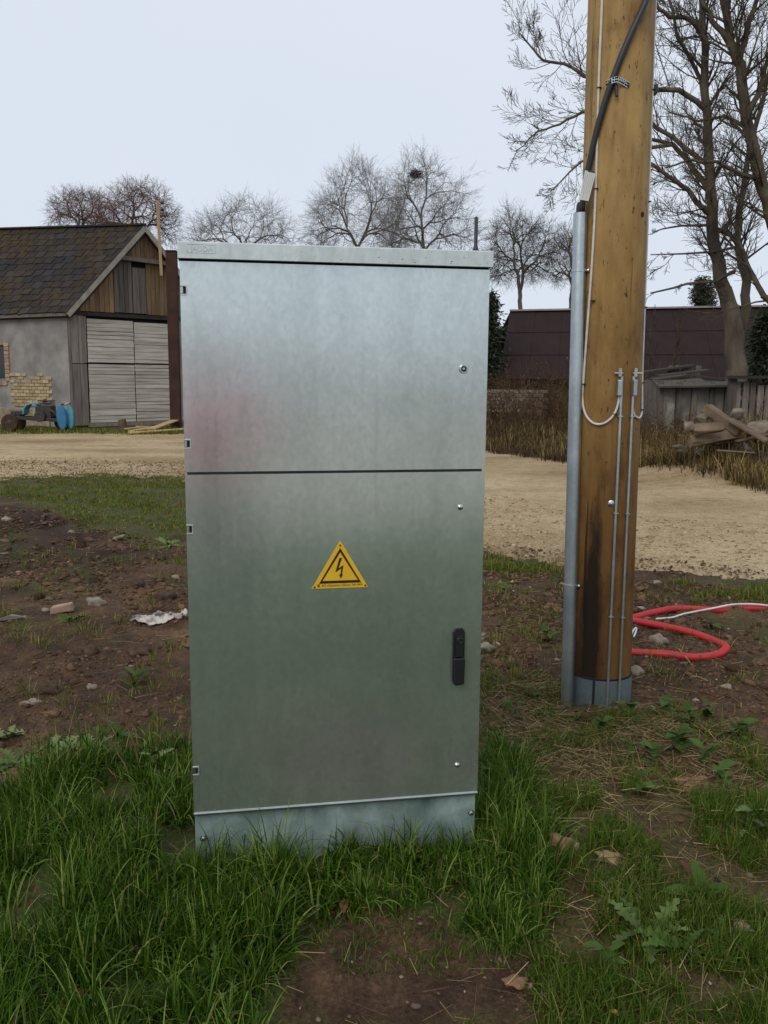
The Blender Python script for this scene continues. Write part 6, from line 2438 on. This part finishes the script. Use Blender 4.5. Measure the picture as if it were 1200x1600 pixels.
def red_pipe():
    rad = .0235
    pts = [(1420, 960), (1320, 952), (1240, 947), (1180, 945), (1120, 944), (1060, 946), (1020, 951), (990, 956), (950, 962), (910, 964), (905, 958), (940, 957), (975, 958), (1000, 963), (1040, 973), (1080, 983), (1110, 992), (1130, 1002), (1134, 1010), (1120, 1016), (1085, 1018), (1040, 1016), (1000, 1012), (965, 1008), (930, 1000)]
    P = [G(px, py + 6) for px, py in pts]
    P = [Vector((p.x, p.y, gh(p.x, p.y) + rad * .62)) for p in P]
    C_ = cat_rom(P, 12)
    # resample evenly and corrugate
    L = [0]
    for i in range(1, len(C_)):
        L.append(L[-1] + (C_[i] - C_[i - 1]).length)
    step = .0075
    n = int(L[-1] / step)
    Q, Rr = [], []
    j = 0
    for k in range(n):
        s_ = k * step
        while j < len(L) - 2 and L[j + 1] < s_:
            j += 1
        f = (s_ - L[j]) / max(L[j + 1] - L[j], 1e-6)
        Q.append(C_[j].lerp(C_[j + 1], f))
        Rr.append(rad if k % 2 else rad * .84)
    b0 = Q[0].copy()
    t = MB()
    t.tube([q - b0 for q in Q], Rr, 12)
    m = simple('red_plastic', (.46, .018, .022), (.17, .024, .018), 9, .5, bmp=.03, lo=.24, hi=.42)
    o = t.build('corrugated_pipe', m, smooth=False)
    for p in o.data.polygons:
        p.use_smooth = True
    o.location = b0
    tag(o, 'red corrugated plastic pipe looping on the soil behind the pole', 'pipe')
    # white wire running beside it
    W = [(1420, 962), (1260, 955), (1200, 949), (1150, 948), (1110, 949), (1070, 957), (1050, 961), (1025, 963)]
    P = [G(px, py + 4) for px, py in W]
    P = cat_rom([Vector((p.x, p.y, gh(p.x, p.y) + .02)) for p in P], 6)
    t = MB()
    b0 = P[0].copy()
    t.tube([p - b0 for p in P], .006, 8)
    o = t.build('white_cable', simple('white_plastic', (.72, .71, .68), None, 10, .5, bmp=0), smooth=True)
    o.location = b0
    tag(o, 'thin white cable lying between the turns of the red pipe', 'cable')
    W = [(985, 1000), (990, 992), (994, 986), (993, 996), (990, 1000)]
    P = cat_rom([G(px, py) + Vector((0, 0, .02 + .012 * (i % 2))) for i, (px, py) in enumerate(W)], 5)
    b0 = P[0].copy()
    t = MB()
    t.tube([p - b0 for p in P], .005, 7)
    o = t.build('wire_scrap', MATS['white_plastic'], smooth=True)
    o.location = b0
    tag(o, 'small curl of white wire at the right side of the pole', 'wire')


red_pipe()


def rag():
    c = on_ground(250, 970)
    nx, ny = 40, 24
    R_ = np.random.RandomState(2)
    u, v = np.meshgrid(np.linspace(-1, 1, nx), np.linspace(-1, 1, ny))
    w = .085 * (1 + .35 * np.sin(u * 4 + 1) + .2 * np.sin(u * 9))
    x = u * .155 + .02 * np.sin(v * 5 + u * 3)
    y = v * w + .03 * np.sin(u * 5)
    # folds
    rid = 1 - np.abs(2 * fbm(u * 2.3 + v * .8 + 5, v * 1.5 - u * .6 + 3, 3, 7) - 1) * 2.2
    z = .012 + .075 * np.clip(rid - .35, 0, 1) * (.35 + .65 * np.clip(u + .4, 0, 1)) * (1 - .5 * v ** 2) + .025 * (fbm(u * 6, v * 5, 2, 9) - .4)
    z = np.maximum(z, .002)
    zz = ground_h((x + c.x).ravel(), (y + c.y).ravel()).reshape(x.shape) - c.z
    V = np.stack([x, y, z + np.maximum(zz, -.02)], -1).reshape(-1, 3)
    I = np.arange(nx * ny).reshape(ny, nx)
    F = np.stack([I[:-1, :-1], I[:-1, 1:], I[1:, 1:], I[1:, :-1]], -1).reshape(-1, 4)
    o = mesh_obj('rag', fast_mesh('rag', V, F, None, True), simple('dirty_cloth', (.52, .47, .42), (.10, .085, .075), 12, .9, lo=.34, hi=.56, bmp=.3))
    md = o.modifiers.new('thickness', 'SOLIDIFY')
    md.thickness = .003
    o.location = c
    o.rotation_euler = (0, 0, .18)
    tag(o, 'crumpled dirty white rag on the soil left of the cabinet', 'rag')
    for px, py, w_, lab in ((15, 968, 44, 'torn grey scrap of sheet at the left edge of the soil'),):
        p = on_ground(px, py)
        t = MB()
        s = w_ / FPX * p.y
        t.add([(-s / 2, -.03, .004), (s / 2, .02, .02), (s * .4, .05, .015), (0, .04, .03), (-s * .4, .035, .006), (0, -.01, .035)], [(0, 1, 5), (1, 2, 5), (2, 3, 5), (3, 4, 5), (4, 0, 5)])
        o = t.build('scrap', simple('grey_scrap', (.24, .22, .19), None, 20, .8))
        md = o.modifiers.new('thickness', 'SOLIDIFY')
        md.thickness = .004
        o.location = p
        tag(o, lab, 'scrap')


rag()


def weed_leaf(R_, L, W, jag=True):
    """a lobed leaf as a strip with a toothed outline, midrib along +x, arching"""
    n = 12 if jag else 6
    V, F = [], []
    for i in range(n + 1):
        t = i / n
        w = W * math.sin(PI * min(t * .92 + .06, 1)) ** .8
        if jag and i % 2 == 0 and 0 < i < n:
            w *= .32
        x = L * t
        z = L * (.32 * t - .42 * t * t)
        V += [(x, -w, z + w * .30), (x + (.02 * L if jag else 0), 0, z), (x, w, z + w * .30)]
    for i in range(n):
        a, b = i * 3, i * 3 + 3
        F += [(a, a + 1, b + 1, b), (a + 1, a + 2, b + 2, b + 1)]
    return V, F


def weeds():
    R_ = random.Random(21)
    grey = simple('thistle_leaf', (.10, .135, .045), (.055, .085, .025), 30, .7, bmp=.2, rand=.25)
    green = simple('dock_leaf', (.060, .105, .020), (.035, .065, .012), 30, .7, bmp=.2, rand=.25)
    pale = simple('pale_weed_leaf', (.17, .20, .085), (.10, .13, .05), 30, .7, bmp=.2, rand=.2)
    spec = ((85, 1160, 9, .15, .033, pale, 'broad pale thistle leaves left of the twigs on the soil'),
            (25, 1190, 9, .13, .030, grey, 'grey green thistle at the left edge above the tall grass'),
            (60, 1205, 7, .10, .022, grey, 'wilted thistle low beside the tall grass at left'),
            (185, 1145, 9, .10, .018, green, 'narrow leaved weed beside the leaning brown twig'),
            (225, 1165, 8, .09, .016, grey, 'small grey weed between the twigs and the cabinet'),
            (110, 968, 10, .10, .018, green, 'green weed below the pale brick fragment'),
            (262, 852, 9, .13, .028, pale, 'pale leafy weed beside the cabinet at the verge'),
            (212, 1070, 10, .08, .012, green, 'small green weed alone on the brown soil at left'),
            (985, 1130, 9, .065, .022, green, 'nettle like weed at the front of the pole collar'),
            (1035, 1118, 11, .08, .022, green, 'leafy weed right of the pole collar'),
            (1075, 1135, 10, .085, .022, green, 'low leafy weed farther right of the pole'),
            (1060, 1178, 12, .07, .020, green, 'ground hugging weed amid straw below the pole'),
            (1020, 1190, 10, .065, .020, green, 'clover like weed in front of the pole foot'),
            (1010, 1470, 10, .13, .026, grey, 'big grey green thistle rosette in the right foreground'),
            (1060, 1500, 8, .11, .024, green, 'darker thistle leaves right of the big rosette'),
            (1130, 1478, 7, .10, .02, grey, 'thistle shoots near the pinkish stone'),
            (1090, 1410, 8, .09, .018, green, 'upright weed above the big rosette'),
            (955, 1515, 7, .06, .016, green, 'small dark weed left of the big rosette'),
            (1170, 1305, 9, .08, .02, grey, 'weed at the right edge above the pinkish stone'),
            (340, 1520, 6, .10, .012, green, 'broad blade weed in the lush grass at left'),
            (790, 925, 6, .07, .016, green, 'small weed on the soil right of the cabinet'),
            (855, 1000, 8, .08, .014, green, 'green weed left of the conduit foot'),
            (1110, 975, 8, .08, .016, green, 'weed growing inside the red pipe loop'))
    spec = list(spec)
    for px, py, L, lab in ((905, 1128, .05, 'tiny weed at the conduit foot'), (940, 1145, .06, 'little weed in straw below the conduit'), (1105, 1120, .07, 'weed on the soil right of the leafy pole weeds'),
                           (1150, 1150, .08, 'weed by the green tuft at the right edge'), (1100, 1190, .06, 'weed near the flat reddish soil lump'), (985, 1175, .05, 'small weed in straw straight below the pole'),
                           (840, 1090, .06, 'weed in straw left of the conduit'), (800, 1120, .06, 'weed in straw right beside the cabinet'), (1130, 1225, .07, 'weed right of the flat reddish soil lump'),
                           (1000, 1240, .06, 'weed below the long pale straw stalk'), (10, 1150, .10, 'pale weed at the left edge of the soil'), (140, 1185, .10, 'drooping weed in front of the broad pale thistle'),
                           (240, 1195, .08, 'weed at the foot of the leaning brown twig')):
        spec.append((px, py, 8, L, L * .26, green if px > 300 else pale, lab))
    for i, (px, py, n, L, W, m, lab) in enumerate(spec):
        p = on_ground(px, py)
        root = thing('weed', lab, 'weed', p, R_.uniform(0, 6), 'weeds growing on the soil')
        V, F = weed_leaf(R_, L, W, m is not green or L > .09)
        me = bpy.data.meshes.new('leaf')
        me.from_pydata(V, [], F)
        me.materials.append(m)
        for q in me.polygons:
            q.use_smooth = True
        for k in range(n):
            o = link(bpy.data.objects.new('leaf', me), root)
            o.rotation_euler = (R_.uniform(-.4, .4), R_.uniform(-.75, .05), 2 * PI * k / n + R_.uniform(-.4, .4))
            s = R_.uniform(.6, 1.25)
            o.scale = (s, s, s)
            o.location = (R_.gauss(0, .008), R_.gauss(0, .008), .004 + (.03 * (k % 3) if L < .09 else 0))
    # twigs and dry stalks
    tw = simple('brown_stalk', (.17, .095, .055), (.10, .055, .035), 30, .8)
    pw = simple('pale_stalk', (.34, .27, .17), (.22, .17, .10), 30, .8)
    for (a, b, m, lab, r) in (((222, 1210), (181, 1078), tw, 'thin brown stalk leaning left out of the soil', .0035), ((205, 1220), (178, 1160), tw, 'shorter brown stalk beside the taller leaning one', .003),
                              ((58, 1320), (70, 1275), pw, 'dry pale stalk standing in the tall grass at left', .003), ((960, 1255), (955, 1190), tw, 'dark dry stem standing below the pole', .003)):
        A = on_ground(*a)
        B = AT(*b, A.y + .05)
        t = MB()
        d = B - A
        t.tube([(0, 0, -.03), d * .35 + Vector((.006, 0, 0)), d * .7 + Vector((-.004, 0, 0)), d], [r, r, r * .8, r * .5], 6)
        o = t.build('dry_stalk', m, smooth=True)
        o.location = A
        tag(o, lab, 'stalk', 'dry stalks standing in the soil')
    for (a, b, lab, r) in (((960, 1218), (1045, 1234), 'long pale straw stalk lying on the thin grass', .0035), ((1060, 1015), (1085, 1040), 'pale twig lying below the red pipe', .003), ((1080, 1060), (1105, 1072), 'short pale twig on the soil right of the pole', .003)):
        A, B = on_ground(*a), on_ground(*b)
        t = MB()
        d = B - A
        t.tube([(0, 0, .012), d * .5 + Vector((0, .01, .016)), d + Vector((0, 0, .012))], [r, r, r * .7], 6)
        o = t.build('straw_stalk', pw, smooth=True)
        o.location = A
        tag(o, lab, 'stalk', 'pale stalks lying on the soil')
    # single fallen leaves
    rb = simple('red_brown_leaf', (.14, .055, .03), (.08, .032, .02), 40, .7)
    yl = simple('yellow_leaf', (.40, .30, .04), (.30, .2, .03), 40, .6)
    for px, py, s, m, lab in ((980, 1125, .045, rb, 'curled dark brown leaf before the pole collar'), (122, 1580, .06, rb, 'red brown leaf in the grass at the lower left corner'), (538, 1432, .030, rb, 'orange brown leaf standing at the bare patch'),
                              (1072, 1372, .045, rb, 'upright brown leaf in the grass at right'), (955, 1588, .028, yl, 'yellow leaf at the bottom edge right of centre'), (28, 1517, .04, yl, 'yellow grass leaf lying at the lower left'),
                              (1045, 1222, .04, rb, 'brown leaf on the straw below the pole')):
        p = on_ground(px, py)
        V, F = weed_leaf(R_, s * 1.6, s * .45, False)
        t = MB().add([(v[0] - s * .8, v[1], v[2]) for v in V], F)
        o = t.build('fallen_leaf', m, smooth=True)
        o.location = p + Vector((0, 0, .03 if py > 1300 else .015))
        o.rotation_euler = (R_.uniform(-.5, .5), R_.uniform(-.9, .2), R_.uniform(0, 6))
        tag(o, lab, 'leaf', 'single fallen leaves')


weeds()


# ================================================================== behind the viewer: lawn and wood shaped for the cabinet reflection
def hedge():
    rs = np.random.RandomState(32)
    n = 26000
    x = rs.uniform(-34, 34, n)
    top = 2.3 + 2.2 * fbm(x * .35, x * 0 + 7, 4, 15)
    P = np.column_stack([x, 57 + rs.randn(n) * 1.5, -.2 + top * rs.rand(n) ** .8])
    D = rs.randn(n, 3)
    D /= np.linalg.norm(D, axis=1, keepdims=True)
    E_ = np.cross(D, rs.randn(n, 3))
    E_ /= np.linalg.norm(E_, axis=1, keepdims=True)
    s_ = rs.uniform(.10, .34, n)[:, None]
    V = np.stack([P - D * s_, P + E_ * s_ * .35, P + D * s_, P - E_ * s_ * .35], 1).reshape(-1, 3)
    o = mesh_obj('far_hedge', fast_mesh('far_hedge', V, np.arange(n * 4).reshape(-1, 4), np.repeat(rs.rand(n), 4)), leafy('hedge_twigs', (.03, .03, .02), (.07, .06, .045), (.13, .11, .085), .9, .1, .1))
    tag(o, 'low brown hedge under the far bare trees, behind the cabinet', 'hedge', kind='stuff')


hedge()


def behind():
    rs = np.random.RandomState(31)
    q = np.column_stack([rs.uniform(-4, 4, 34000), rs.uniform(-4.3, 1.62, 34000)])  # unseen lawn, green brightened to tint the cabinet reflection
    o = blades('unseen_lawn_grass', q, rs.uniform(.05, .13, len(q)), rs.uniform(.012, .022, len(q)), rs, leafy('brightened_lawn_green', (.045, .125, .012), (.085, .21, .022), (.18, .30, .05), .6, .3, .12), .8, None, 3, tint=rs.beta(1.5, 3, len(q)))
    tag(o, 'unseen rough lawn behind the viewer, its green brightened for the cabinet reflection', 'lawn', kind='stuff')
    n = 16000
    a = rs.uniform(math.radians(200), math.radians(340), n)  # tree line added unseen to darken the horizon mirrored in the cabinet
    d = rs.uniform(38, 46, n)
    top = 1.3 + .9 * fbm(a * 14, a * 0 + 2, 4, 5)
    P = np.column_stack([np.cos(a) * d, np.sin(a) * d, top * rs.rand(n) ** .8])
    D = rs.randn(n, 3)
    D /= np.linalg.norm(D, axis=1, keepdims=True)
    E_ = np.cross(D, rs.randn(n, 3))
    E_ /= np.linalg.norm(E_, axis=1, keepdims=True)
    s_ = rs.uniform(.25, .6, n)[:, None]
    V = np.stack([P - D * s_, P + E_ * s_ * .7, P + D * s_, P - E_ * s_ * .7], 1).reshape(-1, 3)
    o = mesh_obj('added_far_wood', fast_mesh('added_far_wood', V, np.arange(n * 4).reshape(-1, 4), np.repeat(rs.rand(n), 4)), leafy('wood_leaves', (.03, .03, .02), (.06, .055, .035), (.10, .085, .05), .9, .1, .1))
    tag(o, 'unseen low brown wood added behind the viewer to dim the cabinet reflection', 'wood', kind='stuff')


behind()


# ================================================================== the person who stands before the cabinet
def skin_chain(name, verts, edges, radii, mat, parent, lev=2):
    me = bpy.data.meshes.new(name)
    me.from_pydata(verts, edges, [])
    me.materials.append(mat)
    o = link(bpy.data.objects.new(name, me), parent)
    md = o.modifiers.new('skin', 'SKIN')
    md.use_smooth_shade = True
    sv = me.skin_vertices[0].data
    for i, r in enumerate(radii):
        sv[i].radius = r if isinstance(r, tuple) else (r, r)
    sv[0].use_root = True
    sb = o.modifiers.new('sub', 'SUBSURF')
    sb.levels = sb.render_levels = lev
    return o


def person():
    root = thing('person', 'person in a red jacket holding a phone, mirrored as a pink blur on the cabinet', 'person', (0.0, -.42, gh(0, -.42)))
    jk = simple('red_jacket', (.85, .035, .15), (.78, .03, .13), 12, .7)
    tr = simple('olive_trousers', (.10, .13, .085), None, 12, .8)
    sk = simple('skin', (.50, .32, .24), (.45, .28, .21), 12, .5, bmp=0)
    bt = simple('dark_boots', (.02, .016, .013), None, 12, .6)
    # body: hips, legs, torso, arms, neck and head in one figure
    V = [(0, 0, .92), (0, .0, 1.12), (0, -.01, 1.30), (0, 0, 1.42), (0, .01, 1.50), (0, .02, 1.62),
         (-.10, 0, .86), (-.11, .01, .47), (-.11, -.01, .09), (-.12, .13, .04), (.10, 0, .86), (.11, .01, .47), (.11, -.01, .09), (.12, .13, .04),
         (-.19, 0, 1.38), (-.25, .06, 1.13), (-.10, .27, 1.24), (.19, 0, 1.38), (.25, .06, 1.13), (.10, .27, 1.24)]
    E_ = [(0, 1), (1, 2), (2, 3), (3, 4), (4, 5), (0, 6), (6, 7), (7, 8), (8, 9), (0, 10), (10, 11), (11, 12), (12, 13), (3, 14), (14, 15), (15, 16), (3, 17), (17, 18), (18, 19)]
    rd = [(.16, .12), (.155, .12), (.17, .12), (.12, .09), .055, .09, .09, .06, .045, .04, .09, .06, .045, .04, .065, .05, .038, .065, .05, .038]
    skin_chain('body', V, E_, rd, sk, root)
    Vj = [(0, 0, .86), (0, 0, 1.12), (0, -.01, 1.30), (0, 0, 1.43), (-.19, 0, 1.385), (-.255, .06, 1.13), (-.13, .22, 1.21), (.19, 0, 1.385), (.255, .06, 1.13), (.13, .22, 1.21)]
    Ej = [(0, 1), (1, 2), (2, 3), (3, 4), (4, 5), (5, 6), (3, 7), (7, 8), (8, 9)]
    skin_chain('jacket', Vj, Ej, [(.25, .17), (.24, .165), (.245, .16), (.16, .12), .085, .07, .055, .085, .07, .055], jk, root)
    for s_ in (-1, 1):
        skin_chain('trouser_leg', [(.09 * s_, 0, .90), (.11 * s_, .01, .48), (.11 * s_, -.01, .10)], [(0, 1), (1, 2)], [.115, .085, .07], tr, root)
        skin_chain('boot', [(.11 * s_, -.03, .06), (.115 * s_, .06, .05), (.12 * s_, .15, .04)], [(0, 1), (1, 2)], [.065, .06, .045], bt, root)
        hd = skin_chain('hand', [(.10 * s_, .27, 1.24), (.075 * s_, .325, 1.265)], [(0, 1)], [.034, .038], sk, root)
        for k in range(4):
            b = Vector((.070 * s_, .335, 1.245 + .019 * k))
            skin_chain('finger', [tuple(b), tuple(b + Vector((-.012 * s_, .030, .004))), tuple(b + Vector((-.034 * s_, .030 - .004 * k, .006)))], [(0, 1), (1, 2)], [.010, .009, .008], sk, hd, 1)
        skin_chain('finger', [(.066 * s_, .31, 1.285), (.050 * s_, .30, 1.305), (.032 * s_, .305, 1.312)], [(0, 1), (1, 2)], [.011, .010, .008], sk, hd, 1)
    t = MB()
    hv = IV3 * np.array([.095, .11, .12])
    t.add([(v[0], v[1] - .01, v[2] + 1.66) for v in hv if True], [tuple(f) for f in IF3])
    t.build('hair', simple('brown_hair', (.04, .026, .018), None, 30, .6), root, smooth=True)
    t = MB()
    hv = IV3 * np.array([.083, .10, .118])
    t.add([(v[0], v[1] + .025, v[2] + 1.635) for v in hv], [tuple(f) for f in IF3])
    fc = t.build('face', sk, root, smooth=True)
    t = MB()
    t.hexa([(-.012, .118, 1.60), (.012, .118, 1.60), (.010, .145, 1.605), (-.010, .145, 1.605), (-.006, .115, 1.65), (.006, .115, 1.65), (.004, .128, 1.65), (-.004, .128, 1.65)])
    t.build('nose', sk, fc, bevel=.003)
    for s_ in (-1, 1):
        t = MB()
        t.lathe([(.013, 0), (.010, .006), (.001, .008)], (.033 * s_, .112, 1.648), (0, 1, 0), 10)
        t.build('eye', bt, fc, smooth=True)
        t = MB()
        t.box((.086 * s_, .02, 1.635), (.015, .035, .06))
        t.build('ear', sk, fc, bevel=.006)
    t = MB()
    t.box((0, .116, 1.575), (.045, .012, .010))
    t.build('mouth', simple('lips', (.38, .16, .14), None, 12, .5, bmp=0), fc, bevel=.003)
    ph = MB()
    ph.box((0, 0, 0), (.078, .009, .158))
    o = ph.build('phone', M_BLACKP, bevel=.003)
    o.location = (0, -.05, 1.465)
    o.location = (0.0, -.075, 1.44)
    tag(o, 'black phone held up by the person before the cabinet', 'phone')


person()
